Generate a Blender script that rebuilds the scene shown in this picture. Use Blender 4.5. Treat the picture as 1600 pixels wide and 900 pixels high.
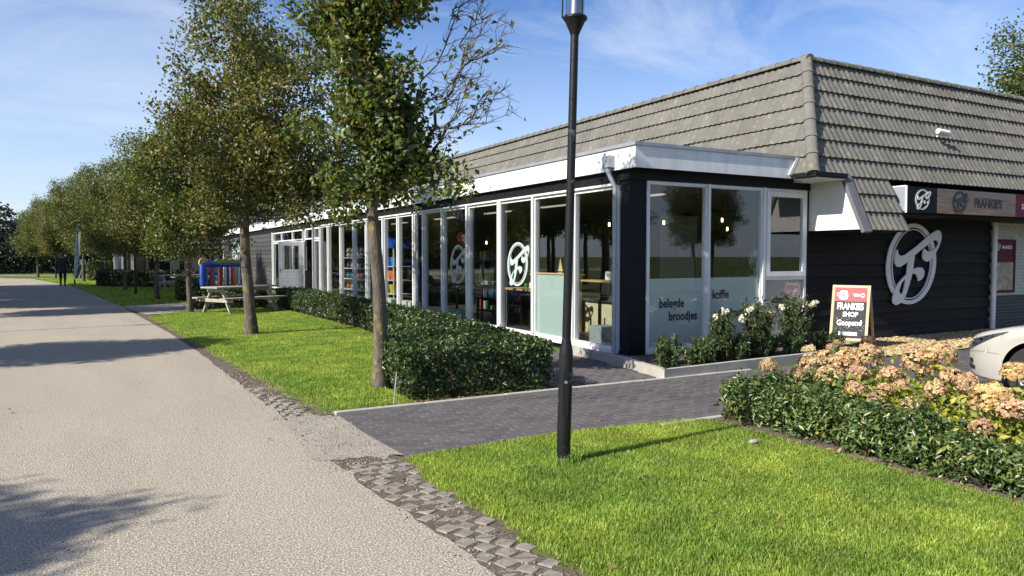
import bpy, math, random
import numpy as np
from mathutils import Vector, Matrix
from mathutils.geometry import tessellate_polygon

R = math.radians
rng = np.random.default_rng(7)
random.seed(7)
scene = bpy.context.scene
for o in list(bpy.data.objects):
    bpy.data.objects.remove(o)

# ------------------------------------------------------------------ camera
CAM_H, YAW, FPX = 1.62, R(29.0), 1150.0
PITCH = math.atan(50.0 / FPX)
cam_d = bpy.data.cameras.new('camera')
cam = bpy.data.objects.new('camera', cam_d)
scene.collection.objects.link(cam)
cam.location = (0, 0, CAM_H)
cam.rotation_euler = (R(90) - PITCH, 0, -YAW)
cam_d.sensor_width = 36.0
cam_d.lens = 36.0 * FPX / 1600.0
cam_d.clip_start = 0.05
cam_d.clip_end = 4000
scene.camera = cam

# ------------------------------------------------------------------ sky and sun
SUN_EL, SUN_AZ = R(37.0), R(6.5)          # shadows fall along +X, turned 6.5 degrees towards +Y
sun_dir = Vector((math.cos(SUN_AZ) * math.cos(SUN_EL), math.sin(SUN_AZ) * math.cos(SUN_EL), -math.sin(SUN_EL)))
sd = bpy.data.lights.new('sun', 'SUN')
sd.energy = 5.0
sd.angle = R(0.55)
sd.color = (1.0, 0.945, 0.86)
sun = bpy.data.objects.new('sun', sd)
scene.collection.objects.link(sun)
sun.location = (-30, -3, 30)
sun.rotation_euler = sun_dir.to_track_quat('-Z', 'Y').to_euler()

world = bpy.data.worlds.new('World')
scene.world = world
world.use_nodes = True
wn, wl = world.node_tree.nodes, world.node_tree.links
bg = wn['Background']
sky = wn.new('ShaderNodeTexSky')
sky.sky_type = 'NISHITA'
sky.sun_disc = False
sky.sun_elevation = SUN_EL
sky.sun_rotation = R(-96.5)
sky.altitude = 0
sky.air_density = 1.0
sky.dust_density = 0.6
sky.ozone_density = 2.6
# thin cirrus: stretched noise on the sky direction, lighter veil towards the horizon
tc = wn.new('ShaderNodeTexCoord')
mp = wn.new('ShaderNodeMapping')
mp.inputs['Rotation'].default_value = (0.15, 0.35, 0.9)
mp.inputs['Scale'].default_value = (1.1, 3.6, 5.2)
wl.new(tc.outputs['Generated'], mp.inputs[0])
nz = wn.new('ShaderNodeTexNoise')
nz.inputs['Scale'].default_value = 1.35
nz.inputs['Detail'].default_value = 9
nz.inputs['Roughness'].default_value = 0.62
nz.inputs['Distortion'].default_value = 0.6
wl.new(mp.outputs[0], nz.inputs['Vector'])
rp = wn.new('ShaderNodeValToRGB')
rp.color_ramp.elements[0].position = 0.47
rp.color_ramp.elements[0].color = (0, 0, 0, 1)
rp.color_ramp.elements[1].position = 0.78
rp.color_ramp.elements[1].color = (0.60, 0.60, 0.60, 1)
wl.new(nz.outputs['Fac'], rp.inputs[0])
mx = wn.new('ShaderNodeMixRGB')
mx.inputs[2].default_value = (6.6, 7.2, 8.0, 1)
wl.new(rp.outputs[0], mx.inputs[0])
hs = wn.new('ShaderNodeHueSaturation')
hs.inputs['Saturation'].default_value = 1.14
wl.new(sky.outputs[0], hs.inputs['Color'])
tn = wn.new('ShaderNodeMixRGB')
tn.blend_type = 'MULTIPLY'
tn.inputs[0].default_value = 1.0
tn.inputs[2].default_value = (0.94, 1.0, 1.24, 1)
wl.new(hs.outputs[0], tn.inputs[1])
wl.new(tn.outputs[0], mx.inputs[1])
# pale veil low over the horizon
sx = wn.new('ShaderNodeSeparateXYZ')
wl.new(tc.outputs['Generated'], sx.inputs[0])
mr = wn.new('ShaderNodeMapRange')
mr.inputs['From Min'].default_value = 0.0
mr.inputs['From Max'].default_value = 0.32
mr.inputs['To Min'].default_value = 0.62
mr.inputs['To Max'].default_value = 0.0
wl.new(sx.outputs['Z'], mr.inputs['Value'])
mx2 = wn.new('ShaderNodeMixRGB')
mx2.inputs[2].default_value = (6.6, 7.6, 8.8, 1)
wl.new(mr.outputs[0], mx2.inputs[0])
wl.new(mx.outputs[0], mx2.inputs[1])
wl.new(mx2.outputs[0], bg.inputs['Color'])
bg.inputs['Strength'].default_value = 0.080

vs = scene.view_settings
vs.view_transform = 'Standard'
vs.look = 'None'
vs.exposure = 0.75
vs.gamma = 1.0
scene.render.engine = 'CYCLES'
scene.cycles.max_bounces = 8
scene.cycles.transparent_max_bounces = 24
scene.cycles.caustics_reflective = False
scene.cycles.caustics_refractive = False
scene.cycles.sample_clamp_indirect = 4.0

# ------------------------------------------------------------------ materials
def _nodes(name):
    m = bpy.data.materials.new(name)
    m.use_nodes = True
    nt = m.node_tree
    nt.nodes.clear()
    out = nt.nodes.new('ShaderNodeOutputMaterial')
    return m, nt.nodes, nt.links, out

def c4(c):
    return (c[0], c[1], c[2], 1.0)

def noise(n, l, pos, scale, detail=4, rough=0.55, stretch=None):
    t = n.new('ShaderNodeTexNoise')
    t.inputs['Scale'].default_value = scale
    t.inputs['Detail'].default_value = detail
    t.inputs['Roughness'].default_value = rough
    if stretch:
        m = n.new('ShaderNodeMapping')
        m.inputs['Scale'].default_value = stretch
        l.new(pos, m.inputs[0])
        pos = m.outputs[0]
    l.new(pos, t.inputs['Vector'])
    return t.outputs['Fac']

def ramp(n, l, fac, stops):
    r = n.new('ShaderNodeValToRGB')
    e = r.color_ramp.elements
    while len(e) < len(stops):
        e.new(0.5)
    for k, (p, c) in enumerate(stops):
        e[k].position = p
        e[k].color = c4(c)
    l.new(fac, r.inputs[0])
    return r.outputs[0]

def mixc(n, l, fac, a, b, mode='MIX'):
    m = n.new('ShaderNodeMixRGB')
    m.blend_type = mode
    for s, v in ((m.inputs[0], fac), (m.inputs[1], a), (m.inputs[2], b)):
        if isinstance(v, (int, float)):
            s.default_value = v
        elif isinstance(v, tuple):
            s.default_value = c4(v)
        else:
            l.new(v, s)
    return m.outputs[0]

def mat(name, c, c2=None, rough=0.6, scale=6.0, detail=5, bump=0.0, bscale=40.0, metal=0.0, spec=0.5,
        rand=None, amt=0.25, stretch=None, coat=0.0, speck=None, grit=None, space='world'):
    m, n, l, out = _nodes(name)
    b = n.new('ShaderNodeBsdfPrincipled')
    l.new(b.outputs[0], out.inputs[0])
    if space == 'world':
        pos = n.new('ShaderNodeNewGeometry').outputs['Position']
    else:
        pos = n.new('ShaderNodeTexCoord').outputs['Object']
    if c2 is None:
        c2 = tuple(x * 0.82 for x in c)
    f = noise(n, l, pos, scale, detail, 0.6, stretch)
    col = ramp(n, l, f, [(0.32, c), (0.68, c2)])
    if speck:
        sc, lo, hi, cc, k = speck
        f2 = noise(n, l, pos, sc, 2, 0.5)
        r2 = ramp(n, l, f2, [(lo, (0, 0, 0)), (hi, (k, k, k))])
        col = mixc(n, l, r2, col, cc)
    if grit:
        sc, lo, hi, cc, k = grit
        f3 = noise(n, l, pos, sc, 1, 0.5)
        r3 = ramp(n, l, f3, [(lo, (k, k, k)), (hi, (0, 0, 0))])
        col = mixc(n, l, r3, col, cc)
    if rand:
        if rand == 'object':
            rv = n.new('ShaderNodeObjectInfo').outputs['Random']
        else:
            rv = n.new('ShaderNodeNewGeometry').outputs['Random Per Island']
        g = ramp(n, l, rv, [(0.0, (1 - amt,) * 3), (1.0, (1 + amt,) * 3)])
        col = mixc(n, l, 1.0, col, g, 'MULTIPLY')
    l.new(col, b.inputs['Base Color'])
    b.inputs['Roughness'].default_value = rough
    b.inputs['Metallic'].default_value = metal
    b.inputs['Specular IOR Level'].default_value = spec
    b.inputs['Coat Weight'].default_value = coat
    b.inputs['Coat Roughness'].default_value = 0.05
    if bump:
        bn = n.new('ShaderNodeBump')
        bn.inputs['Strength'].default_value = bump
        bn.inputs['Distance'].default_value = 0.02
        l.new(noise(n, l, pos, bscale, 4, 0.6, stretch), bn.inputs['Height'])
        l.new(bn.outputs[0], b.inputs['Normal'])
    return m

def leaf_mat(name, stops, trans=0.3, rough=0.45, spec=0.4, clump=0.9, wide=None):
    m, n, l, out = _nodes(name)
    g = n.new('ShaderNodeNewGeometry')
    col = ramp(n, l, g.outputs['Random Per Island'], stops)
    f = noise(n, l, g.outputs['Position'], clump, 3)
    v = ramp(n, l, f, [(0.3, (0.72, 0.74, 0.70)), (0.7, (1.22, 1.18, 1.10))])
    col = mixc(n, l, 1.0, col, v, 'MULTIPLY')
    if wide:
        fw = noise(n, l, g.outputs['Position'], wide[0], 3)
        col = mixc(n, l, 1.0, col, ramp(n, l, fw, [(0.35, wide[1]), (0.65, wide[2])]), 'MULTIPLY')
    b = n.new('ShaderNodeBsdfPrincipled')
    b.inputs['Roughness'].default_value = rough
    b.inputs['Specular IOR Level'].default_value = spec
    l.new(col, b.inputs['Base Color'])
    t = n.new('ShaderNodeBsdfTranslucent')
    tcol = mixc(n, l, 1.0, col, (1.5, 1.55, 0.7), 'MULTIPLY')
    l.new(tcol, t.inputs['Color'])
    ms = n.new('ShaderNodeMixShader')
    ms.inputs[0].default_value = trans
    l.new(b.outputs[0], ms.inputs[1])
    l.new(t.outputs[0], ms.inputs[2])
    l.new(ms.outputs[0], out.inputs[0])
    return m

def glass_mat(name, tint=(0.92, 0.95, 0.93), boost=1.4):
    m, n, l, out = _nodes(name)
    tr = n.new('ShaderNodeBsdfTransparent')
    tr.inputs[0].default_value = c4(tint)
    gl = n.new('ShaderNodeBsdfGlossy')
    gl.inputs['Roughness'].default_value = 0.0
    gl.inputs[0].default_value = (0.95, 0.97, 1, 1)
    fr = n.new('ShaderNodeFresnel')
    fr.inputs[0].default_value = 1.62
    mu = n.new('ShaderNodeMath')
    mu.operation = 'MULTIPLY'
    mu.use_clamp = True
    mu.inputs[1].default_value = boost
    l.new(fr.outputs[0], mu.inputs[0])
    # reflect on the outer face of a pane only; its far face just lets light through
    inv = n.new('ShaderNodeMath')
    inv.operation = 'SUBTRACT'
    inv.inputs[0].default_value = 1.0
    l.new(n.new('ShaderNodeNewGeometry').outputs['Backfacing'], inv.inputs[1])
    m2 = n.new('ShaderNodeMath')
    m2.operation = 'MULTIPLY'
    l.new(mu.outputs[0], m2.inputs[0])
    l.new(inv.outputs[0], m2.inputs[1])
    ms = n.new('ShaderNodeMixShader')
    l.new(m2.outputs[0], ms.inputs[0])
    l.new(tr.outputs[0], ms.inputs[1])
    l.new(gl.outputs[0], ms.inputs[2])
    l.new(ms.outputs[0], out.inputs[0])
    return m

def frost_mat(name, c):
    m, n, l, out = _nodes(name)
    d = n.new('ShaderNodeBsdfPrincipled')
    d.inputs['Base Color'].default_value = c4(c)
    d.inputs['Roughness'].default_value = 0.35
    t = n.new('ShaderNodeBsdfTranslucent')
    t.inputs[0].default_value = c4(tuple(min(1, x * 1.1) for x in c))
    ms = n.new('ShaderNodeMixShader')
    ms.inputs[0].default_value = 0.12
    l.new(d.outputs[0], ms.inputs[1])
    l.new(t.outputs[0], ms.inputs[2])
    l.new(ms.outputs[0], out.inputs[0])
    return m

def emit_mat(name, c, s):
    m, n, l, out = _nodes(name)
    e = n.new('ShaderNodeEmission')
    e.inputs[0].default_value = c4(c)
    e.inputs[1].default_value = s
    l.new(e.outputs[0], out.inputs[0])
    return m

M = {}
M['road'] = mat('road_chippings', (0.29, 0.25, 0.187), (0.215, 0.187, 0.143), rough=0.92, scale=0.9, detail=8, bump=0.36, bscale=100, spec=0.2, stretch=(1.3, 0.3, 1),
                speck=(88, 0.50, 0.60, (0.60, 0.53, 0.42), 0.85), grit=(70, 0.33, 0.42, (0.10, 0.09, 0.08), 0.7))
M['soil'] = mat('dark_soil', (0.085, 0.066, 0.052), (0.14, 0.11, 0.085), rough=0.95, scale=9, bump=0.8, bscale=60, spec=0.1, speck=(60, 0.5, 0.62, (0.24, 0.2, 0.155), 0.6))
M['earthgrass'] = mat('lawn_base', (0.13, 0.155, 0.045), (0.19, 0.185, 0.075), rough=0.95, scale=2.2, bump=0.8, bscale=120, spec=0.1)
M['ground'] = mat('field_ground', (0.085, 0.12, 0.03), (0.12, 0.14, 0.05), rough=0.95, scale=0.6, bump=0.6, bscale=40, spec=0.1)
M['gravel'] = mat('worn_gravel', (0.31, 0.27, 0.215), (0.20, 0.172, 0.14), rough=0.95, scale=3.5, bump=0.9, bscale=70, spec=0.15,
                  speck=(85, 0.46, 0.60, (0.50, 0.45, 0.37), 0.75))
M['brick'] = mat('dark_paver', (0.086, 0.077, 0.076), (0.112, 0.100, 0.097), rough=0.85, scale=12, bump=0.3, bscale=120, rand='object', amt=0.16, spec=0.3)
M['brick_isl'] = mat('dark_paver_far', (0.086, 0.077, 0.076), (0.112, 0.100, 0.097), rough=0.85, scale=12, bump=0.3, bscale=120, rand='island', amt=0.16, spec=0.3)
M['joint'] = mat('joint_sand', (0.10, 0.088, 0.075), (0.065, 0.056, 0.05), rough=0.95, scale=20, spec=0.1)
M['block'] = mat('worn_concrete_block', (0.29, 0.255, 0.21), (0.20, 0.175, 0.145), rough=0.9, scale=14, bump=0.5, bscale=120, rand='object', amt=0.14, spec=0.2)
M['kerb'] = mat('kerb_concrete', (0.42, 0.39, 0.33), (0.33, 0.31, 0.27), rough=0.9, scale=6, bump=0.35, bscale=90, spec=0.2)
M['sand'] = mat('pale_wood_chips', (0.66, 0.52, 0.30), (0.54, 0.42, 0.24), rough=0.95, scale=14, bump=0.9, bscale=50, spec=0.1, speck=(60, 0.5, 0.65, (0.25, 0.19, 0.12), 0.6))
M['white'] = mat('white_paint', (0.79, 0.79, 0.77), (0.66, 0.655, 0.63), rough=0.42, scale=2.2, detail=8, spec=0.45, stretch=(2.5, 2.5, 0.5))
M['whitewall'] = mat('white_render', (0.76, 0.74, 0.68), (0.68, 0.66, 0.60), rough=0.7, scale=2.0, bump=0.1, bscale=60)
M['coping'] = mat('zinc_coping', (0.42, 0.44, 0.47), (0.32, 0.34, 0.37), rough=0.5, scale=3, metal=0.5)
M['zinc'] = mat('zinc_pipe', (0.40, 0.43, 0.47), (0.29, 0.31, 0.34), rough=0.48, scale=9, metal=0.55)
M['black'] = mat('black_stain', (0.006, 0.0065, 0.008), (0.011, 0.011, 0.013), rough=0.6, scale=4, bump=0.25, bscale=30, spec=0.2)
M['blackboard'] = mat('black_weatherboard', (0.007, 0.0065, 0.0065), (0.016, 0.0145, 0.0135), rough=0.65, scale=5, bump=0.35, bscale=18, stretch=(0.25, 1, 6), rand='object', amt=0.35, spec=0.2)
M['sunlit_board'] = mat('sunlit_weatherboard', (0.045, 0.044, 0.045), (0.075, 0.072, 0.07), rough=0.7, scale=5, bump=0.3, bscale=16, stretch=(1, 0.25, 6), rand='object', amt=0.25, spec=0.3)  # black boards, lightened in the colour for the sun on them
M['tile'] = mat('concrete_roof_tile', (0.155, 0.147, 0.128), (0.125, 0.12, 0.106), rough=0.9, scale=2.3, bump=0.4, bscale=55, rand='object', amt=0.1, spec=0.2,
                speck=(11.0, 0.56, 0.74, (0.28, 0.25, 0.14), 0.55))
M['tile_isl'] = mat('concrete_roof_tile_far', (0.155, 0.147, 0.128), (0.125, 0.12, 0.106), rough=0.9, scale=2.3, bump=0.4, bscale=55, rand='island', amt=0.1, spec=0.2,
                    speck=(11.0, 0.56, 0.74, (0.28, 0.25, 0.14), 0.55))
M['fartile'] = mat('dark_roof_tile', (0.075, 0.075, 0.078), (0.05, 0.05, 0.053), rough=0.7, scale=3, rand='island', amt=0.2)
M['underlay'] = mat('roof_underlay', (0.03, 0.03, 0.03), rough=0.9)
M['glass'] = glass_mat('window_glass')
M['frost'] = frost_mat('frosted_film', (0.74, 0.74, 0.71))
M['frostl'] = frost_mat('pale_frosted_film', (0.42, 0.50, 0.49))
M['frostp'] = frost_mat('mauve_frosted_film', (0.72, 0.63, 0.64))
M['etch'] = frost_mat('etched_sticker', (0.46, 0.54, 0.52))
M['ink'] = mat('black_lettering', (0.012, 0.012, 0.012), rough=0.5)
M['whiteink'] = mat('white_lettering', (0.82, 0.82, 0.80), rough=0.5)
M['emblem'] = mat('silver_grey_emblem', (0.72, 0.72, 0.71), (0.66, 0.66, 0.65), rough=0.5, scale=3)
M['lamp'] = mat('black_lamp_paint', (0.006, 0.0065, 0.0075), (0.011, 0.0115, 0.0125), rough=0.42, scale=7, bump=0.1, bscale=60, spec=0.3, speck=(9, 0.66, 0.70, (0.16, 0.15, 0.14), 0.5))
M['lampglass'] = glass_mat('lamp_glass', (0.75, 0.8, 0.82), 1.4)
M['bark'] = mat('grey_bark', (0.15, 0.128, 0.098), (0.07, 0.06, 0.048), rough=0.95, scale=12, bump=1.0, bscale=30, stretch=(1, 1, 0.35), spec=0.15, speck=(7, 0.56, 0.66, (0.30, 0.23, 0.06), 0.55))
M['twig'] = mat('pale_twig', (0.22, 0.185, 0.14), (0.15, 0.125, 0.095), rough=0.95, scale=9, spec=0.15)
M['leafA'] = leaf_mat('tree_leaf_olive', [(0, (0.045, 0.075, 0.02)), (0.5, (0.105, 0.145, 0.038)), (0.84, (0.175, 0.21, 0.058)), (0.94, (0.26, 0.22, 0.06)), (1.0, (0.20, 0.085, 0.04))], 0.32, spec=0.4, rough=0.42)
M['leafB'] = leaf_mat('tree_leaf_brownish', [(0, (0.05, 0.07, 0.02)), (0.45, (0.115, 0.135, 0.036)), (0.75, (0.185, 0.19, 0.055)), (0.92, (0.24, 0.18, 0.06)), (1.0, (0.19, 0.08, 0.04))], 0.32, spec=0.4, rough=0.42)
M['leafC'] = leaf_mat('tree_leaf_light', [(0, (0.05, 0.075, 0.022)), (0.5, (0.09, 0.12, 0.035)), (1.0, (0.15, 0.16, 0.05))], 0.3)
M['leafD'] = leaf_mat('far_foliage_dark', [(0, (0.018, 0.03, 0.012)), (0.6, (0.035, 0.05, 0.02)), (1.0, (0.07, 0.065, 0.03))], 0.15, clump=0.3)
M['laurel'] = leaf_mat('laurel_leaf', [(0, (0.022, 0.045, 0.015)), (0.55, (0.042, 0.075, 0.022)), (0.93, (0.075, 0.115, 0.032)), (1.0, (0.20, 0.19, 0.05))], 0.16, rough=0.34, spec=0.4, clump=2.5)
M['bedleaf'] = leaf_mat('bed_shrub_leaf', [(0, (0.045, 0.085, 0.026)), (0.5, (0.085, 0.14, 0.04)), (0.86, (0.15, 0.20, 0.06)), (1.0, (0.30, 0.28, 0.08))], 0.2, rough=0.35, spec=0.5, clump=2.5)
M['hydleaf'] = leaf_mat('hydrangea_leaf', [(0, (0.10, 0.16, 0.03)), (0.4, (0.22, 0.26, 0.04)), (0.8, (0.42, 0.40, 0.06)), (1.0, (0.50, 0.42, 0.08))], 0.35, rough=0.5, clump=2.0)
M['oleaf'] = leaf_mat('oleander_leaf', [(0, (0.04, 0.075, 0.025)), (0.6, (0.075, 0.12, 0.04)), (1.0, (0.13, 0.17, 0.06))], 0.22, rough=0.4, clump=3)
M['bloom'] = leaf_mat('hydrangea_petal', [(0, (0.34, 0.20, 0.11)), (0.35, (0.48, 0.31, 0.17)), (0.7, (0.56, 0.41, 0.23)), (1.0, (0.62, 0.52, 0.32))], 0.25, rough=0.7, clump=6)
M['bloomp'] = leaf_mat('hydrangea_petal_pink', [(0, (0.36, 0.19, 0.12)), (0.5, (0.50, 0.31, 0.19)), (1.0, (0.60, 0.46, 0.31))], 0.25, rough=0.7, clump=6)
M['bloomy'] = leaf_mat('hydrangea_petal_straw', [(0, (0.50, 0.30, 0.14)), (0.5, (0.62, 0.42, 0.20)), (1.0, (0.70, 0.54, 0.27))], 0.25, rough=0.7, clump=6)
M['bloomd'] = leaf_mat('hydrangea_petal_dead', [(0, (0.05, 0.03, 0.02)), (1.0, (0.12, 0.07, 0.045))], 0.1, rough=0.8, clump=6)
M['oflower'] = leaf_mat('white_flower', [(0, (0.70, 0.66, 0.56)), (1.0, (0.86, 0.83, 0.74))], 0.3, rough=0.6, clump=6)
M['grass'] = leaf_mat('grass_blade', [(0, (0.11, 0.195, 0.03)), (0.45, (0.225, 0.34, 0.052)), (0.82, (0.37, 0.46, 0.095)), (0.94, (0.45, 0.48, 0.15)), (1.0, (0.55, 0.48, 0.24))], 0.42, rough=0.5, clump=2.6, wide=(0.8, (0.78, 0.88, 0.82), (1.24, 1.12, 1.02)))
M['litter'] = leaf_mat('fallen_leaf', [(0, (0.10, 0.05, 0.02)), (0.6, (0.22, 0.12, 0.05)), (1, (0.35, 0.25, 0.12))], 0.1, rough=0.8)
M['stem'] = mat('shrub_stem', (0.075, 0.055, 0.035), (0.045, 0.035, 0.025), rough=0.95, scale=12, spec=0.1)
M['wood'] = mat('weathered_wood', (0.40, 0.36, 0.30), (0.29, 0.26, 0.215), rough=0.85, scale=5, bump=0.3, bscale=22, stretch=(0.3, 1, 1), spec=0.2)
M['palewood'] = mat('pale_pine', (0.56, 0.42, 0.25), (0.46, 0.33, 0.19), rough=0.6, scale=8, stretch=(1, 1, 0.2))
M['oak'] = mat('oak_top', (0.42, 0.27, 0.13), (0.33, 0.2, 0.09), rough=0.5, scale=6)
M['floor'] = mat('shop_floor', (0.055, 0.05, 0.046), (0.075, 0.068, 0.06), rough=0.45, scale=2)
M['ceil'] = mat('shop_ceiling', (0.16, 0.155, 0.14), rough=0.9)
M['darkwall'] = mat('shop_wall_boards', (0.035, 0.027, 0.02), (0.06, 0.045, 0.032), rough=0.75, scale=4, bump=0.3, bscale=14, stretch=(1, 0.2, 6))
M['shelf'] = mat('dark_shelf', (0.03, 0.028, 0.026), rough=0.6)
M['chalk'] = mat('chalkboard', (0.02, 0.02, 0.021), (0.04, 0.04, 0.042), rough=0.8, scale=12)
M['red'] = mat('red_print', (0.50, 0.025, 0.03), (0.42, 0.02, 0.03), rough=0.5)
M['maroon'] = mat('maroon_print', (0.115, 0.008, 0.028), (0.095, 0.007, 0.024), rough=0.6, spec=0.25)
M['signwood'] = mat('printed_planks', (0.30, 0.21, 0.145), (0.14, 0.095, 0.068), rough=0.6, scale=7, stretch=(0.25, 1, 3.0), spec=0.2)
M['signwood2'] = mat('printed_planks_grey', (0.23, 0.205, 0.18), (0.15, 0.135, 0.12), rough=0.6, scale=7, stretch=(0.25, 1, 3.0), spec=0.2)
M['signblack'] = mat('sign_black', (0.006, 0.0065, 0.008), rough=0.6, spec=0.2)
M['food'] = mat('food_print', (0.55, 0.42, 0.30), (0.22, 0.17, 0.13), rough=0.4, scale=9)
M['blue'] = mat('blue_plastic', (0.012, 0.055, 0.36), rough=0.4)
M['lblue'] = mat('light_blue_plastic', (0.05, 0.26, 0.62), rough=0.4)
M['yellow'] = mat('yellow_plastic', (0.62, 0.45, 0.03), rough=0.45)
M['olive'] = mat('olive_yellow_print', (0.36, 0.33, 0.04), (0.28, 0.27, 0.04), rough=0.6)
M['green'] = mat('green_plastic', (0.03, 0.22, 0.07), rough=0.45)
M['orange'] = mat('orange_plastic', (0.72, 0.16, 0.02), rough=0.45)
M['peach'] = mat('peach_print', (0.70, 0.36, 0.13), rough=0.6)
M['pink'] = mat('pink_plastic', (0.55, 0.16, 0.30), rough=0.45)
M['purple'] = mat('purple_plastic', (0.14, 0.06, 0.30), rough=0.45)
M['cream'] = mat('cream_box', (0.55, 0.55, 0.46), (0.48, 0.48, 0.4), rough=0.6)
M['beige'] = mat('beige_panel', (0.46, 0.37, 0.26), (0.40, 0.32, 0.22), rough=0.7, scale=1)
M['carpaint'] = mat('cream_car_paint', (0.43, 0.405, 0.35), (0.42, 0.395, 0.34), rough=0.35, coat=0.9, spec=0.5)
M['carblack'] = mat('black_trim', (0.015, 0.015, 0.016), rough=0.6)
M['tyre'] = mat('tyre_rubber', (0.018, 0.018, 0.019), rough=0.85)
M['alloy'] = mat('alloy_rim', (0.5, 0.5, 0.52), rough=0.3, metal=0.9)
M['chrome'] = mat('chrome', (0.7, 0.7, 0.72), rough=0.12, metal=1.0)
M['carglass'] = glass_mat('car_glass', (0.25, 0.28, 0.28), 1.2)
M['headlens'] = glass_mat('headlight_lens', (0.8, 0.84, 0.86), 1.6)
M['headbase'] = mat('headlight_bowl', (0.09, 0.095, 0.10), (0.25, 0.26, 0.28), rough=0.2, scale=16, metal=0.7)
M['jacket'] = mat('navy_jacket', (0.02, 0.026, 0.036), (0.03, 0.036, 0.046), rough=0.85)
M['trouser'] = mat('black_trousers', (0.01, 0.01, 0.011), rough=0.9)
M['skin'] = mat('skin', (0.45, 0.27, 0.19), rough=0.6)
M['hair'] = mat('grey_hair', (0.09, 0.08, 0.075), rough=0.8)
M['flag'] = mat('pale_blue_flag', (0.38, 0.55, 0.68), (0.6, 0.68, 0.72), rough=0.7, scale=0.8)
M['cabinet'] = mat('dark_green_panel', (0.03, 0.05, 0.045), rough=0.6)
M['steel'] = mat('brushed_steel', (0.45, 0.45, 0.46), rough=0.35, metal=0.9)
M['whitebrick'] = mat('white_painted_brick', (0.60, 0.58, 0.53), (0.50, 0.48, 0.44), rough=0.75, scale=7, rand='object', amt=0.06)
M['greybase'] = mat('dark_grey_plinth_paint', (0.065, 0.068, 0.075), (0.05, 0.052, 0.058), rough=0.7, rand='object', amt=0.1)
M['mortar'] = mat('painted_mortar', (0.52, 0.50, 0.46), rough=0.9)
M['house'] = mat('red_brick_wall', (0.22, 0.09, 0.055), (0.17, 0.07, 0.045), rough=0.9, scale=8)
M['redroof'] = mat('red_roof_tile', (0.30, 0.095, 0.05), (0.22, 0.07, 0.04), rough=0.85, scale=5)
M['reed'] = mat('reed_mat', (0.42, 0.30, 0.15), (0.34, 0.24, 0.12), rough=0.9, scale=8, stretch=(6, 6, 0.4))
M['ceramic'] = mat('pale_ceramic', (0.62, 0.64, 0.58), rough=0.4)
M['bulb'] = emit_mat('bulb_filament', (1.0, 0.72, 0.32), 9.0)
M['led'] = emit_mat('ceiling_strip_light', (1.0, 0.9, 0.74), 0.35)
M['verge'] = mat('grey_verge_metal', (0.13, 0.13, 0.13), (0.10, 0.10, 0.10), rough=0.6)
M['fanmat'] = mat('fan_grey', (0.50, 0.56, 0.56), rough=0.5)
M['stone'] = mat('counter_stone', (0.48, 0.42, 0.27), (0.36, 0.31, 0.2), rough=0.8, scale=8)

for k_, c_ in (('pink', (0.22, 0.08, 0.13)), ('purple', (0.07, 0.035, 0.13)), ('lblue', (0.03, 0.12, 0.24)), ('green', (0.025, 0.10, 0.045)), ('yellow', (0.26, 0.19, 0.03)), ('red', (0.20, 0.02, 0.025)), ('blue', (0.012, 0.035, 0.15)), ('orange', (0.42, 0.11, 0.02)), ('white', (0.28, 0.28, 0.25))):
    M['dull_' + k_] = mat('dimmed_' + k_ + '_goods', c_, tuple(x * 0.6 for x in c_), rough=0.6, scale=18)  # goods colours darkened to carry the dimness of the interior

# ------------------------------------------------------------------ mesh helpers
COL = scene.collection

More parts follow.
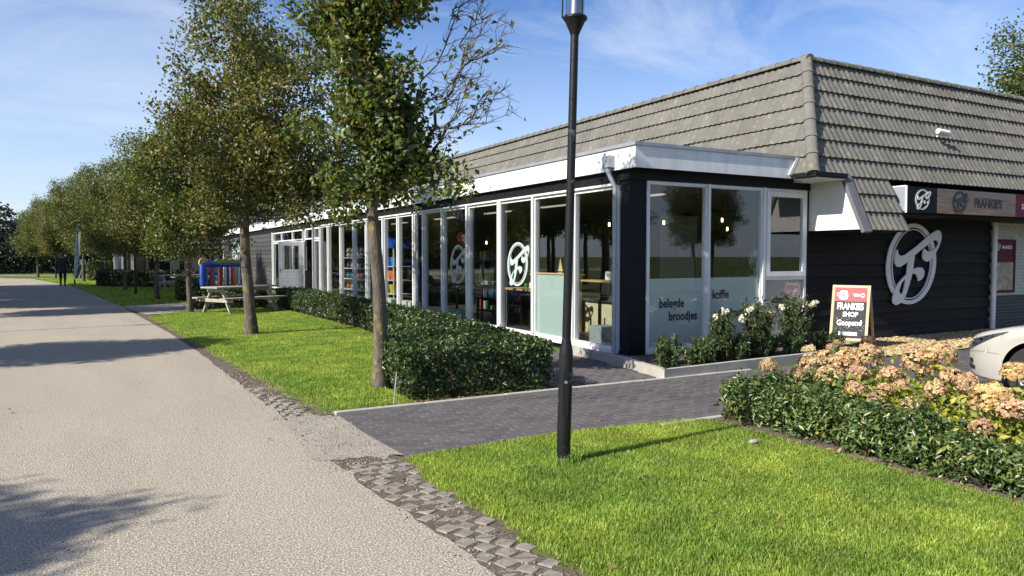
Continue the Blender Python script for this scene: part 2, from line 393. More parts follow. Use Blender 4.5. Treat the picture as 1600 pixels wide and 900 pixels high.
class MB:
    """collects simple shapes; build() links them as one mesh object"""
    def __init__(s):
        s.v, s.f = [], []
    def add(s, vs, fs):
        o = len(s.v)
        s.v += [tuple(map(float, p)) for p in vs]
        s.f += [tuple(i + o for i in f) for f in fs]
        return s
    def box(s, x0, x1, y0, y1, z0, z1):
        return s.add([(x0, y0, z0), (x1, y0, z0), (x1, y1, z0), (x0, y1, z0), (x0, y0, z1), (x1, y0, z1), (x1, y1, z1), (x0, y1, z1)],
                     [(0, 3, 2, 1), (4, 5, 6, 7), (0, 1, 5, 4), (1, 2, 6, 5), (2, 3, 7, 6), (3, 0, 4, 7)])
    def bbox(s, x0, x1, y0, y1, z0, z1, b=0.006):
        """box with chamfered vertical and top edges"""
        pr = [(x0 + b, y0), (x1 - b, y0), (x1, y0 + b), (x1, y1 - b), (x1 - b, y1), (x0 + b, y1), (x0, y1 - b), (x0, y0 + b)]
        cx, cy = (x0 + x1) / 2, (y0 + y1) / 2
        def ins(p):
            return (p[0] + (b if p[0] < cx else -b), p[1] + (b if p[1] < cy else -b))
        vs = [(p[0], p[1], z0) for p in pr] + [(p[0], p[1], z1 - b) for p in pr] + [(ins(p)[0], ins(p)[1], z1) for p in pr]
        fs = [tuple(range(7, -1, -1)), tuple(range(16, 24))]
        for k in range(8):
            j = (k + 1) % 8
            fs += [(k, j, 8 + j, 8 + k), (8 + k, 8 + j, 16 + j, 16 + k)]
        return s.add(vs, fs)
    def beam(s, p0, p1, w, h, up=(0, 0, 1)):
        p0, p1 = Vector(p0), Vector(p1)
        d = (p1 - p0).normalized()
        a = d.cross(Vector(up)).normalized() * (w / 2)
        b = a.cross(d).normalized() * (h / 2)
        vs = [p + x * a + y * b for p in (p0, p1) for x, y in ((-1, -1), (1, -1), (1, 1), (-1, 1))]
        return s.add(vs, [(0, 1, 2, 3), (7, 6, 5, 4), (0, 4, 5, 1), (1, 5, 6, 2), (2, 6, 7, 3), (3, 7, 4, 0)])
    def tube(s, pts, rad, n=8, cap=True):
        pts = [Vector(p) for p in pts]
        if not hasattr(rad, '__len__'):
            rad = [rad] * len(pts)
        o = []
        for k, p in enumerate(pts):
            d = (pts[min(k + 1, len(pts) - 1)] - pts[max(k - 1, 0)]).normalized()
            u = d.orthogonal().normalized() if k == 0 else (u - d * u.dot(d)).normalized()
            w = d.cross(u)
            o += [p + (u * math.cos(2 * math.pi * i / n) + w * math.sin(2 * math.pi * i / n)) * rad[k] for i in range(n)]
        fs = []
        for k in range(len(pts) - 1):
            for i in range(n):
                j = (i + 1) % n
                fs.append((k * n + i, k * n + j, k * n + n + j, k * n + n + i))
        if cap:
            fs += [tuple(range(n - 1, -1, -1)), tuple(range((len(pts) - 1) * n, len(pts) * n))]
        return s.add(o, fs)
    def lathe(s, prof, n=20, c=(0, 0, 0), axis='z', cap=True):
        vs, fs = [], []
        for r, z in prof:
            for i in range(n):
                a = 2 * math.pi * i / n
                x, y = r * math.cos(a), r * math.sin(a)
                p = (x, y, z) if axis == 'z' else ((x, z, y) if axis == 'y' else (z, x, y))
                vs.append((p[0] + c[0], p[1] + c[1], p[2] + c[2]))
        for k in range(len(prof) - 1):
            for i in range(n):
                j = (i + 1) % n
                fs.append((k * n + i, k * n + j, k * n + n + j, k * n + n + i))
        if cap:
            fs += [tuple(range(n - 1, -1, -1)), tuple(range((len(prof) - 1) * n, len(prof) * n))]
        return s.add(vs, fs)
    def prism(s, loops, frame, t):
        """outline (plus holes) in 2D -> slab of thickness t; frame maps (u, v, w) to 3D"""
        flat = [p for lp in loops for p in lp]
        tris = tessellate_polygon([[Vector((p[0], p[1], 0)) for p in lp] for lp in loops])
        n = len(flat)
        vs = [frame(p[0], p[1], 0) for p in flat] + [frame(p[0], p[1], t) for p in flat]
        fs = [tuple(x) for x in tris] + [tuple(n + i for i in reversed(x)) for x in tris]
        o = 0
        for lp in loops:
            m = len(lp)
            for i in range(m):
                j = (i + 1) % m
                fs.append((o + i, o + j, n + o + j, n + o + i))
            o += m
        return s.add(vs, fs)
    def quad(s, *p):
        return s.add(p, [tuple(range(len(p)))])
    def mesh(s, name, off=(0, 0, 0)):
        me = bpy.data.meshes.new(name)
        me.from_pydata([(v[0] - off[0], v[1] - off[1], v[2] - off[2]) for v in s.v], [], s.f)
        return me

def smooth(me, ang=40):
    me.polygons.foreach_set('use_smooth', [True] * len(me.polygons))
    try:
        me.set_sharp_from_angle(angle=R(ang))
    except Exception:
        pass

def fix_normals(me):
    import bmesh
    b = bmesh.new()
    b.from_mesh(me)
    bmesh.ops.recalc_face_normals(b, faces=b.faces)
    b.to_mesh(me)
    b.free()

def tag(o, label=None, cat=None, group=None, kind=None):
    for k, v in (('label', label), ('category', cat), ('group', group), ('kind', kind)):
        if v:
            o[k] = v
    return o

def thing(name, label, cat, loc=(0, 0, 0), rz=0.0, group=None):
    o = bpy.data.objects.new(name, None)
    COL.objects.link(o)
    o.empty_display_size = 0.2
    o.location = loc
    o.rotation_euler = (0, 0, rz)
    return tag(o, label, cat, group)

def wloc(o):
    p = Vector((0, 0, 0))
    while o is not None:
        p = p + o.location
        o = o.parent
    return p

def part(name, mb, m, parent=None, local=False, sm=0, kind=None, label=None):
    """mb in world coordinates (or the parent's own if local) -> mesh object under parent"""
    off = (0, 0, 0) if (local or parent is None) else tuple(wloc(parent))
    if isinstance(mb, MB):
        me = mb.mesh(name, off)
        fix_normals(me)
    else:
        me = mb
        if off != (0, 0, 0):
            me.transform(Matrix.Translation(-Vector(off)))
    if sm:
        smooth(me, sm)
    o = bpy.data.objects.new(name, me)
    COL.objects.link(o)
    if m is not None and not me.materials:
        me.materials.append(M[m] if isinstance(m, str) else m)
    if parent is not None:
        o.parent = parent
    return tag(o, label, None, None, kind)

def piece(name, me, parent, loc, rot=(0, 0, 0), scale=None, kind=None):
    """one more object on shared mesh data, loc in world coordinates"""
    o = bpy.data.objects.new(name, me)
    COL.objects.link(o)
    o.parent = parent
    o.location = Vector(loc) - wloc(parent)
    o.rotation_euler = rot
    if scale:
        o.scale = scale
    return o

def solo(name, mb, m, label, cat, group=None, base=None, sm=0, kind=None):
    """a thing that is one mesh; origin at base"""
    me = mb.mesh(name, base or (0, 0, 0)) if isinstance(mb, MB) else mb
    if isinstance(mb, MB):
        fix_normals(me)
    if sm:
        smooth(me, sm)
    me.materials.append(M[m])
    o = bpy.data.objects.new(name, me)
    COL.objects.link(o)
    if base:
        o.location = base
    return tag(o, label, cat, group, kind)

def struct(name, mb, m, kind='structure', sm=0):
    o = part(name, mb, m, None, sm=sm)
    o['kind'] = kind
    return o

def copy_tree(o, parent=None):
    c = o.copy()
    COL.objects.link(c)
    c.parent = parent
    for ch in list(o.children):
        copy_tree(ch, c)
    return c

def np_mesh(name, verts, nper, faces_per, flat=False):
    """verts (N*nper,3) float; faces_per list of index tuples repeated for every element"""
    verts = np.asarray(verts, dtype=np.float32).reshape(-1, 3)
    cnt = len(verts) // nper
    me = bpy.data.meshes.new(name)
    me.vertices.add(len(verts))
    me.vertices.foreach_set('co', verts.ravel())
    idx = np.concatenate([np.asarray(f) for f in faces_per])
    tot = np.array([len(f) for f in faces_per])
    loops = (np.arange(cnt)[:, None] * nper + idx[None, :]).ravel().astype(np.int32)
    tots = np.tile(tot, cnt).astype(np.int32)
    starts = np.concatenate([[0], np.cumsum(tots)[:-1]]).astype(np.int32)
    me.loops.add(len(loops))
    me.loops.foreach_set('vertex_index', loops)
    me.polygons.add(len(tots))
    me.polygons.foreach_set('loop_start', starts)
    me.polygons.foreach_set('loop_total', tots)
    me.update(calc_edges=True)
    if flat:
        me.polygons.foreach_set('use_smooth', np.zeros(len(tots), bool))
    return me

def unit(a):
    return a / np.maximum(np.linalg.norm(a, axis=1, keepdims=True), 1e-9)

def leaf_mesh(name, pos, nrm, size, width=0.5, droop=0.0, fold=0.18, jitter=0.35):
    """kite leaves, folded along the midrib; pos (N,3), nrm (N,3) rough facing"""
    n = len(pos)
    nrm = unit(nrm + rng.normal(0, jitter, (n, 3)))
    d = rng.normal(0, 1, (n, 3))
    d[:, 2] -= droop
    d = unit(d - nrm * np.sum(d * nrm, axis=1, keepdims=True))
    s = np.cross(nrm, d)
    L = (size * rng.uniform(0.65, 1.3, n))[:, None]
    W = L * width * 0.5
    base = pos - d * L * 0.5
    mid = base + d * L * 0.42
    v = np.stack([base, mid + s * W + nrm * L * fold, base + d * L - nrm * L * 0.06, mid - s * W + nrm * L * fold], axis=1)
    return np_mesh(name, v.reshape(-1, 3), 4, [(0, 1, 2), (0, 2, 3)])

def in_poly(x, y, poly):
    ins = np.zeros(len(x), bool)
    m = len(poly)
    for i in range(m):
        x0, y0 = poly[i]
        x1, y1 = poly[(i + 1) % m]
        if y0 == y1:
            continue
        c = ((y0 > y) != (y1 > y)) & (x < (x1 - x0) * (y - y0) / (y1 - y0) + x0)
        ins ^= c
    return ins

def sample_poly(poly, n):
    p = np.array(poly)
    lo, hi = p.min(0), p.max(0)
    out = np.zeros((0, 2))
    while len(out) < n:
        q = rng.uniform(lo, hi, (int(n * 1.6) + 50, 2))
        out = np.vstack([out, q[in_poly(q[:, 0], q[:, 1], poly)]])
    return out[:n]

def poly_area(poly):
    p = np.array(poly)
    q = np.roll(p, -1, axis=0)
    return abs(np.sum(p[:, 0] * q[:, 1] - q[:, 0] * p[:, 1])) / 2

def bumps(x, y, s, seed=0.0):
    return (np.sin(x * s * 1.7 + seed) + np.sin(y * s * 2.3 + seed * 1.7) + np.sin((x + y) * s * 3.1 + seed * .6) + np.sin((x - y) * s * 4.3 + seed * 2.1)) / 4

def sheet(poly, z):
    tr = tessellate_polygon([[Vector((p[0], p[1], 0)) for p in poly]])
    return MB().add([(p[0], p[1], z) for p in poly], [tuple(t) for t in tr])

def text_mb(body, size, frame, t=0.002, xs=1.0, bold=0.0, align='CENTER', shear=0.0, space=1.0):
    cu = bpy.data.curves.new('lettering', 'FONT')
    cu.body = body
    cu.size = size
    cu.align_x = align
    cu.offset = bold
    cu.shear = shear
    cu.space_character = space
    cu.resolution_u = 3
    o = bpy.data.objects.new('lettering', cu)
    COL.objects.link(o)
    dg = bpy.context.evaluated_depsgraph_get()
    me = bpy.data.meshes.new_from_object(o.evaluated_get(dg))
    mb = MB()
    mb.add([frame(v.co.x * xs, v.co.y, t) for v in me.vertices], [tuple(p.vertices) for p in me.polygons])
    bpy.data.objects.remove(o)
    bpy.data.meshes.remove(me)
    bpy.data.curves.remove(cu)
    return mb

# ------------------------------------------------------------------ plants
def make_tree(H=7.2, first=2.1, crown=None, ncl=150, nleaf=90, r0=0.10, lean=(0, 0), leaf=0.075, spread=0.2, seed=1, bare=None, wander=0.06, lumps=0.3):
    """trunk/limb mesh + leaf mesh, base at the origin"""
    g = np.random.default_rng(seed)
    nodes, par = [], []
    nt = 16
    ang = g.uniform(0, 6.28)
    for k in range(nt):
        z = H * 0.86 * k / (nt - 1)
        w = wander * z / H * 3
        nodes.append((lean[0] * z / H + w * math.sin(ang + k * 0.7), lean[1] * z / H + w * math.cos(ang * 1.3 + k * 0.55), z))
        par.append(k - 1)
    nodes = [np.array(p) for p in nodes]
    cl = []
    for (c, rad, wt) in crown:
        m = int(ncl * wt)
        K = max(4, m // 8)
        d = unit(g.normal(0, 1, (K, 3))) * (g.uniform(0.1, 1.0, K) ** 0.45)[:, None]
        lump = np.array(c) + d * np.array(rad)
        q = lump[g.integers(0, K, m)] + np.clip(g.normal(0, 1, (m, 3)), -1.8, 1.8) * lumps
        cl.append(q)
    cl = np.vstack(cl)
    axis = lambda p: np.hypot(p[:, 0] - lean[0] * p[:, 2] / H, p[:, 1] - lean[1] * p[:, 2] / H)
    cl = cl[np.argsort(axis(cl) + 0.15 * g.random(len(cl)))]
    ends = []
    for c in cl:
        A = np.array(nodes)
        v = c - A
        dist = np.linalg.norm(v, axis=1)
        cost = dist + np.maximum(0, -(v[:, 2]) + 0.15) * 2.5 + np.where(A[:, 2] < first, 50 * (first - A[:, 2]), 0) + np.where(dist > 1.5, 0.4, 0)
        k = int(np.argmin(cost))
        a = A[k]
        st = max(2, int(dist[k] / 0.28))
        prev = k
        for i in range(1, st + 1):
            t = i / st
            p = a + (c - a) * t
            p = p + np.array([0, 0, -0.16 * dist[k] * t * (1 - t) * 2]) + (g.normal(0, 0.035, 3) if i < st else 0)
            nodes.append(p)
            par.append(prev)
            prev = len(nodes) - 1
        ends.append((prev, c))
    N = len(nodes)
    cnt = np.zeros(N)
    kids = [[] for _ in range(N)]
    for i in range(N):
        if par[i] >= 0:
            kids[par[i]].append(i)
    for i in range(N - 1, nt - 1, -1):
        cnt[i] = max(cnt[i], 1)
        cnt[par[i]] += cnt[i]
    rad = 0.0055 * np.maximum(cnt, 1) ** 0.47
    mx_ = rad[0]
    for k in range(nt):
        z = nodes[k][2]
        taper = r0 * (1 - 0.25 * min(1, z / first)) if z <= first else r0 * 0.75 * max(0.12, (1 - (z - first) / (H * 0.9 - first)))
        rad[k] = taper * (1.35 if k == 0 else 1.0)
    rad[nt:] = np.minimum(rad[nt:], r0 * 0.42)
    mb = MB()
    mb.tube([nodes[k] for k in range(nt)], [rad[k] for k in range(nt)], 10)
    for i in range(nt, N):
        p = par[i]
        r1 = min(rad[p], rad[i] * 1.35)
        mb.tube([nodes[p], nodes[i]], [r1, rad[i]], 5 if rad[i] > 0.012 else 4, cap=False)
    P = []
    for e, c in ends:
        isb = bare is not None and bare(c)
        if isb:
            for _ in range(4):          # naked side twigs
                q = nodes[par[e]] + (nodes[e] - nodes[par[e]]) * g.uniform(-0.6, 1)
                d = unit(g.normal(0, 0.55, (1, 3)) + np.array([[0.8, -0.45, 0.55]]))[0]
                L = g.uniform(0.1, 0.3)
                mb.tube([q, q + d * L * 0.55, q + d * L + g.normal(0, 0.03, 3)], [0.005, 0.004, 0.002], 4, cap=False)
                mb.tube([q + d * L * 0.5, q + d * L * 0.5 + unit(g.normal(0, 1, (1, 3)))[0] * L * 0.5], [0.0035, 0.002], 3, cap=False)
            k = int(nleaf * 0.04)
        else:
            k = int(nleaf * g.uniform(0.5, 1.5))
        if k:
            q = np.repeat(np.array(c)[None], k, 0) + np.clip(g.normal(0, 1, (k, 3)), -1.7, 1.7) * spread * np.array([1, 1, 0.8])
            back = nodes[par[e]] - nodes[e]
            q += g.uniform(0, 1.6, (k, 1)) * back[None]
            P.append(q)
    P = np.vstack(P)
    nrm = unit(np.column_stack([g.normal(0, 0.7, len(P)), g.normal(0, 0.7, len(P)), g.normal(0.55, 0.5, len(P))]))
    lm = leaf_mesh('leaf', P, nrm, leaf, 0.62, droop=0.5)
    return mb, lm

def plant_tree(name, label, loc, meshes, leafm, group=None, rz=0.0, s=1.0, barkm='bark'):
    t = thing(name, label, 'tree', loc, rz, group)
    t.scale = (s, s, s)
    tm, lm = meshes
    o = bpy.data.objects.new('trunk', tm)
    COL.objects.link(o)
    o.parent = t
    c = bpy.data.objects.new('crown', lm)
    COL.objects.link(c)
    c.parent = t
    c['kind'] = 'stuff'
    return t

def tree_meshes(barkm, leafm, **k):
    mb, lm = make_tree(**k)
    tm = mb.mesh('trunk')
    smooth(tm, 60)
    tm.materials.append(M[barkm])
    lm.materials.append(M[leafm])
    return tm, lm

def hedge(name, label, poly, h, leafm='laurel', dens=900, leaf=0.06, cat='hedge', group=None, top_bump=0.07, side_bump=0.06, depth=0.14, width=0.5, loc=None, seed=0.0, stems=True):
    """clipped shrub on a footprint polygon: leaves through the outer layer, woody core"""
    area = poly_area(poly)
    per = 0
    P, Nn = [], []
    n = int(area * dens)
    q = sample_poly(poly, n)
    # drop towards the rim
    pts = np.array(poly)
    dmin = np.full(n, 9.0)
    for i in range(len(poly)):
        a, b = pts[i], pts[(i + 1) % len(poly)]
        t = np.clip(((q - a) @ (b - a)) / max(1e-9, (b - a) @ (b - a)), 0, 1)
        dmin = np.minimum(dmin, np.linalg.norm(q - (a + t[:, None] * (b - a)), axis=1))
    rim = np.clip(dmin / 0.16, 0, 1)
    z = h * (1 - 0.2 * (1 - rim) ** 2) + top_bump * bumps(q[:, 0], q[:, 1], 3.1, seed) + 0.4 * top_bump * rng.normal(0, 1, n) - np.abs(rng.normal(0, depth * 0.6, n))
    P.append(np.column_stack([q, z]))
    Nn.append(np.column_stack([rng.normal(0, 0.45, n), rng.normal(0, 0.45, n), np.ones(n)]))
    ccw = np.sum(pts[:, 0] * np.roll(pts[:, 1], -1) - np.roll(pts[:, 0], -1) * pts[:, 1]) > 0
    for i in range(len(poly)):
        a, b = pts[i], pts[(i + 1) % len(poly)]
        L = np.linalg.norm(b - a)
        m = int(L * h * dens * 1.15)
        t = rng.random(m)
        zz = h * rng.uniform(0.03, 1.0, m) ** 0.85
        nv = np.array([b[1] - a[1], a[0] - b[0]]) / L
        if not ccw:
            nv = -nv
        off = side_bump * bumps(a[0] + (b[0] - a[0]) * t + zz, a[1] + (b[1] - a[1]) * t, 4.0, seed + i) + 0.02 * rng.normal(0, 1, m) - np.abs(rng.normal(0, depth * 0.6, m))
        off -= np.where(zz < 0.12, 0.06, 0)
        xy = a + (b - a) * t[:, None] + nv * off[:, None]
        P.append(np.column_stack([xy, zz]))
        Nn.append(np.column_stack([nv[0] + rng.normal(0, 0.5, m), nv[1] + rng.normal(0, 0.5, m), rng.normal(0.45, 0.4, m)]))
    P, Nn = np.vstack(P), np.vstack(Nn)
    base = (float(pts[:, 0].mean()), float(pts[:, 1].mean()), 0.0)
    t = thing(name, label, cat, base, 0, group)
    lm = leaf_mesh('leaves', P, unit(Nn), leaf, width, jitter=0.45)
    part('leaves', lm, leafm, t, kind='stuff')
    core = MB()
    c = pts.mean(0)
    # woody inside: many forked stems
    ns = max(6, int(area * 26))
    sp = sample_poly(poly, ns)
    for k in range(ns):
        x, y = sp[k]
        x += (c[0] - x) * 0.04
        y += (c[1] - y) * 0.04
        for _ in range(2):
            dx, dy = rng.normal(0, 0.10, 2)
            hh = h * rng.uniform(0.6, 0.86)
            core.tube([(x, y, -0.02), (x + dx * 0.4, y + dy * 0.4, hh * 0.5), (x + dx, y + dy, hh)], [0.012, 0.008, 0.004], 4, cap=False)
    part('stems', core, 'stem', t, kind='stuff')
    return t

def grass_mesh(name, q, h, z0=0.0, w=0.0035, lean=0.45):
    """q (N,2) roots; every blade two segments"""
    n = len(q)
    hh = h * rng.uniform(0.5, 1.35, n)
    a = rng.uniform(0, 2 * np.pi, n)
    dx, dy = np.cos(a), np.sin(a)
    ln = np.abs(rng.normal(0, lean, n)) * hh
    ww = w * rng.uniform(0.7, 1.4, n)
    b = rng.uniform(0, 2 * np.pi, n)
    px, py = np.cos(b) * ww, np.sin(b) * ww
    r = np.column_stack([q, np.full(n, z0 - 0.004)])
    m = r + np.column_stack([dx * ln * 0.35, dy * ln * 0.35, hh * 0.6])
    t = r + np.column_stack([dx * ln, dy * ln, hh])
    s = np.column_stack([px, py, np.zeros(n)])
    v = np.stack([r - s, r + s, m + s * 0.85, m - s * 0.85, t], axis=1)
    return np_mesh(name, v.reshape(-1, 3), 5, [(0, 1, 2, 3), (3, 2, 4)])

# ------------------------------------------------------------------ ground, road, paths
def jag(pts, step, amp, seed=0):
    """subdivide an open polyline with a little wander"""
    g = np.random.default_rng(seed)
    out = []
    for (a, b) in zip(pts[:-1], pts[1:]):
        a, b = np.array(a, float), np.array(b, float)
        L = np.linalg.norm(b - a)
        k = max(1, int(L / step))
        nv = np.array([b[1] - a[1], a[0] - b[0]]) / L
        for i in range(k):
            p = a + (b - a) * i / k
            out.append(tuple(p + nv * g.normal(0, amp)) if i or out else tuple(p))
    out.append(tuple(pts[-1]))
    return out

struct('ground', MB().quad((-900, -900, -0.016), (900, -900, -0.016), (900, 900, -0.016), (-900, 900, -0.016)), 'ground')

road_r = [(1.78, -12), (1.74, 0), (1.70, 3.28), (1.68, 3.92), (1.58, 4.86), (1.54, 6.3), (1.55, 8.0), (1.50, 8.8), (1.37, 13.4), (1.18, 17.0), (0.47, 26.7), (-0.5, 36.5), (-1.54, 46.2), (-4.4, 62), (-9, 69), (-20, 74), (-60, 80)]
road_l = [(-3.6, -12), (-3.6, 10), (-3.9, 20), (-4.7, 30), (-6.6, 46), (-9.4, 56), (-15, 61.5), (-24, 65.5), (-60, 71)]
rr = jag(road_r[:9], 0.12, 0.012, 3) + road_r[9:]
struct('road', sheet(rr + road_l[::-1], 0.0), 'road')
struct('cross_path', sheet([(-60, 84), (-20, 78.2), (-7, 73), (-3.5, 71.5), (-3.3, 73), (-7, 75), (-20, 80.5), (-60, 86.5)], -0.004), 'road')

verge_soil = struct('verge_soil', sheet(jag([(1.60, 7.2), (1.50, 8.8), (1.37, 13.4), (1.18, 17.0), (0.95, 20.2), (0.42, 27.4), (-0.5, 36.5), (-1.54, 46.2)], 0.3, 0.02, 1) + jag([(-1.2, 46.2), (-0.2, 36.5), (0.72, 27.4), (1.28, 20.2), (1.62, 17), (1.88, 13.4), (2.16, 8.8), (2.1, 7.2)], 0.3, 0.06, 2), -0.009), 'soil')
strip_in = jag([(2.30, -2), (2.16, 2.4), (2.06, 3.2), (2.02, 4.2), (1.98, 4.9), (2.10, 5.52)], 0.1, 0.03, 5)
strip_o = [(x + 0.004, y) for x, y in rr if -2.2 < y < 5.7]
strip = struct('paved_verge', sheet(strip_o + [(1.50, 5.9), (2.02, 5.9)] + strip_in[::-1][1:], -0.003), 'soil')
gravel = struct('gravel_patch', sheet(jag([(1.46, 5.78), (1.50, 6.3), (1.50, 7.2), (1.62, 7.55), (1.98, 7.40), (2.05, 7.3)], 0.06, 0.03, 8) + [(2.055, 6.4), (2.10, 5.6)] + jag([(2.10, 5.6), (1.85, 5.66), (1.62, 5.70), (1.46, 5.78)], 0.05, 0.035, 6)[1:-1], 0.0025), 'gravel', sm=0)

def tri_block(s, h, flip):
    o = s / 2
    g = 0.006
    a = [(-o, -o), (o - g, -o), (-o, o - g)] if not flip else [(o, o), (-o + g, o), (o, -o + g)]
    c = (sum(p[0] for p in a) / 3, sum(p[1] for p in a) / 3)
    b = [(c[0] + (p[0] - c[0]) * 0.88, c[1] + (p[1] - c[1]) * 0.88) for p in a]
    return MB().add([(p[0], p[1], -0.03) for p in a] + [(p[0], p[1], h - 0.006) for p in a] + [(p[0], p[1], h) for p in b],
                    [(0, 2, 1), (6, 7, 8)] + [f for k in range(3) for f in ((k, (k + 1) % 3, 3 + (k + 1) % 3, 3 + k), (3 + k, 3 + (k + 1) % 3, 6 + (k + 1) % 3, 6 + k))])
tb = []
for f in (False, True):
    me = tri_block(0.100, 0.014, f).mesh('paving_block')
    fix_normals(me)
    me.materials.append(M['block'])
    tb.append(me)
row = 0
y = 2.3
def road_x(y):
    return float(np.interp(y, [p[1] for p in road_r[:15]], [p[0] for p in road_r[:15]]))
while y < 9.6:
    if y < 5.5 or y > 7.45:
        x = road_x(y) + 0.075 + (0.06 if row % 2 else 0)
        xmax = 2.04 if y < 5.6 else road_x(y) + 0.34 - (y - 7.4) * 0.06
        while x < xmax:
            if random.random() > 0.07 + 0.4 * max(0, (x - xmax + 0.12) / 0.12):
                a = R(24) + random.gauss(0, 0.07)
                dz = random.gauss(-0.0112, 0.0022)
                for k in (0, 1):
                    if random.random() > 0.06:
                        piece('paving_block', tb[k], strip, (x + random.gauss(0, 0.005), y + random.gauss(0, 0.006), dz), (random.gauss(0, 0.013), random.gauss(0, 0.013), a))
            x += 0.126
    y += 0.118
    row += 1

# brick path: stretcher bond, long side along X
path_poly = [(2.05, 7.38), (2.06, 6.4), (2.11, 5.54), (3.6, 5.60), (5.0, 5.47), (5.3, 5.3), (9.0, 5.3), (9.0, 7.36)]
path = struct('brick_path', sheet([(2.06, 7.37), (2.08, 6.4), (2.12, 5.56), (3.6, 5.62), (5.0, 5.5), (5.3, 5.0), (20, 5.0), (20, 7.33), (6.6, 7.36)], -0.008), 'joint')
bm_ = MB().bbox(-0.098, 0.098, -0.047, 0.047, -0.05, 0.0, 0.005).mesh('brick')
fix_normals(bm_)
bm_.materials.append(M['brick'])
spots = []
r_ = 0
yy = 5.36
while yy < 7.36:
    xx = float(np.interp(yy, [5.5, 6.4, 7.4], [2.105, 2.06, 2.05])) + (0.1 if r_ % 2 == 0 else 0.202)
    if r_ % 2 and 5.56 < yy:
        piece('brick', bm_, path, (xx - 0.152, yy, 0.004), (0, 0, 0), (0.49, 1, 1))
    while xx < 12.8:
        spots.append((xx, yy))
        xx += 0.202
    yy += 0.101
    r_ += 1
sp = np.array(spots)
pp = [(1.9, 7.40), (1.9, 6.4), (1.9, 5.52), (3.6, 5.58), (5.0, 5.45), (5.3, 5.36), (7.1, 5.38), (7.1, 4.9), (12.9, 4.9), (12.9, 7.36), (6.4, 7.36)]
sp = sp[in_poly(sp[:, 0], sp[:, 1], pp)]
order = np.argsort(sp[:, 0] * 0.485 + sp[:, 1] * 0.875)
for k in order[:285]:
    piece('brick', bm_, path, (sp[k][0], sp[k][1], 0.004 + random.gauss(0, 0.0008)), (random.gauss(0, 0.003), random.gauss(0, 0.003), random.gauss(0, 0.006)))

def brick_field(name, pts, parent):
    n = len(pts)
    b, hx, hy = 0.005, 0.098, 0.047
    v = np.array([(-hx, -hy, -0.03), (hx, -hy, -0.03), (hx, hy, -0.03), (-hx, hy, -0.03), (-hx + b, -hy + b, 0), (hx - b, -hy + b, 0), (hx - b, hy - b, 0), (-hx + b, hy - b, 0)])
    z = 0.004 + rng.normal(0, 0.0012, n)
    c = np.column_stack([pts, z])
    vv = c[:, None, :] + v[None]
    me = np_mesh(name, vv.reshape(-1, 3), 8, [(4, 5, 6, 7), (0, 1, 5, 4), (1, 2, 6, 5), (2, 3, 7, 6), (3, 0, 4, 7)], True)
    return part(name, me, 'brick_isl', parent, kind='stuff')
brick_field('brick_field', sp[order[285:]], path)
fp_poly = [(4.78, 7.47), (6.38, 7.47), (6.60, 8.6), (6.66, 10.2), (6.68, 34), (5.75, 34), (5.75, 24), (5.35, 12)]
fpath = struct('shop_front_path', sheet(fp_poly, -0.008), 'joint')
q = []
r_ = 0
xx = 4.80
while xx < 6.70:
    yv = 7.5 + (0.1 if r_ % 2 else 0)
    while yv < 18:
        q.append((xx, yv))
        yv += 0.202
    xx += 0.101
    r_ += 1
q = np.array(q)
q = q[in_poly(q[:, 0], q[:, 1], fp_poly)]
n = len(q)
v = np.array([(-.047, -.098, -.03), (.047, -.098, -.03), (.047, .098, -.03), (-.047, .098, -.03), (-.042, -.093, 0), (.042, -.093, 0), (.042, .093, 0), (-.042, .093, 0)])
me = np_mesh('brick_field', (np.column_stack([q, 0.004 + rng.normal(0, .001, n)])[:, None, :] + v[None]).reshape(-1, 3), 8, [(4, 5, 6, 7), (0, 1, 5, 4), (1, 2, 6, 5), (2, 3, 7, 6), (3, 0, 4, 7)], True)
part('brick_field', me, 'brick_isl', fpath, kind='stuff')
# flush kerb stones along the path
x = 2.04
while x < 7.2:
    part('kerb_stone', MB().bbox(x, x + 0.985, 7.385, 7.455, -0.15, 0.026 + random.gauss(0, .003), 0.006), 'kerb', path)
    x += 0.99
part('kerb_stone', MB().bbox(4.62, 5.5, 5.36, 5.43, -0.15, 0.02, 0.006), 'kerb', path)
# far side path into the toy corner
struct('side_path', sheet([(1.02, 22.6), (1.55, 22.9), (2.4, 23.7), (3.6, 24.6), (3.9, 27.6), (2.2, 27.4), (0.45, 27.0), (0.72, 24.6)], 0.002), 'gravel')

# planter round the shop corner
kline = [(6.72, 10.35), (6.62, 8.62), (6.38, 7.40), (9.9, 7.62)]
def kerb_seg(a, b, w=0.075, h=0.135):
    a, b = np.array(a), np.array(b)
    d = (b - a) / np.linalg.norm(b - a)
    nv = np.array([-d[1], d[0]]) * w
    c = [a, b, b + nv, a + nv]
    mb = MB()
    mb.add([(p[0], p[1], -0.1) for p in c] + [(p[0], p[1], h) for p in c], [(0, 3, 2, 1), (4, 5, 6, 7), (0, 1, 5, 4), (1, 2, 6, 5), (2, 3, 7, 6), (3, 0, 4, 7)])
    return mb
planter = thing('planter_bed', 'low concrete kerbed planter wrapped around the glass corner of the shop', 'planter', (6.38, 7.4, 0))
for a, b in ((kline[0], (6.68, 9.5)), ((6.679, 9.49), (6.62, 8.62)), ((6.619, 8.61), (6.385, 7.42)), ((6.38, 7.40), (7.37, 7.462)), ((7.38, 7.463), (8.4, 7.526)), ((8.41, 7.527), (9.9, 7.62))):
    part('kerb_stone', kerb_seg(a, b), 'kerb', planter)
part('soil', sheet([(6.76, 10.3), (6.68, 8.62), (6.46, 7.48), (9.9, 7.70), (9.9, 9.05), (7.08, 9.05), (7.08, 10.3)], 0.075), 'soil', planter)
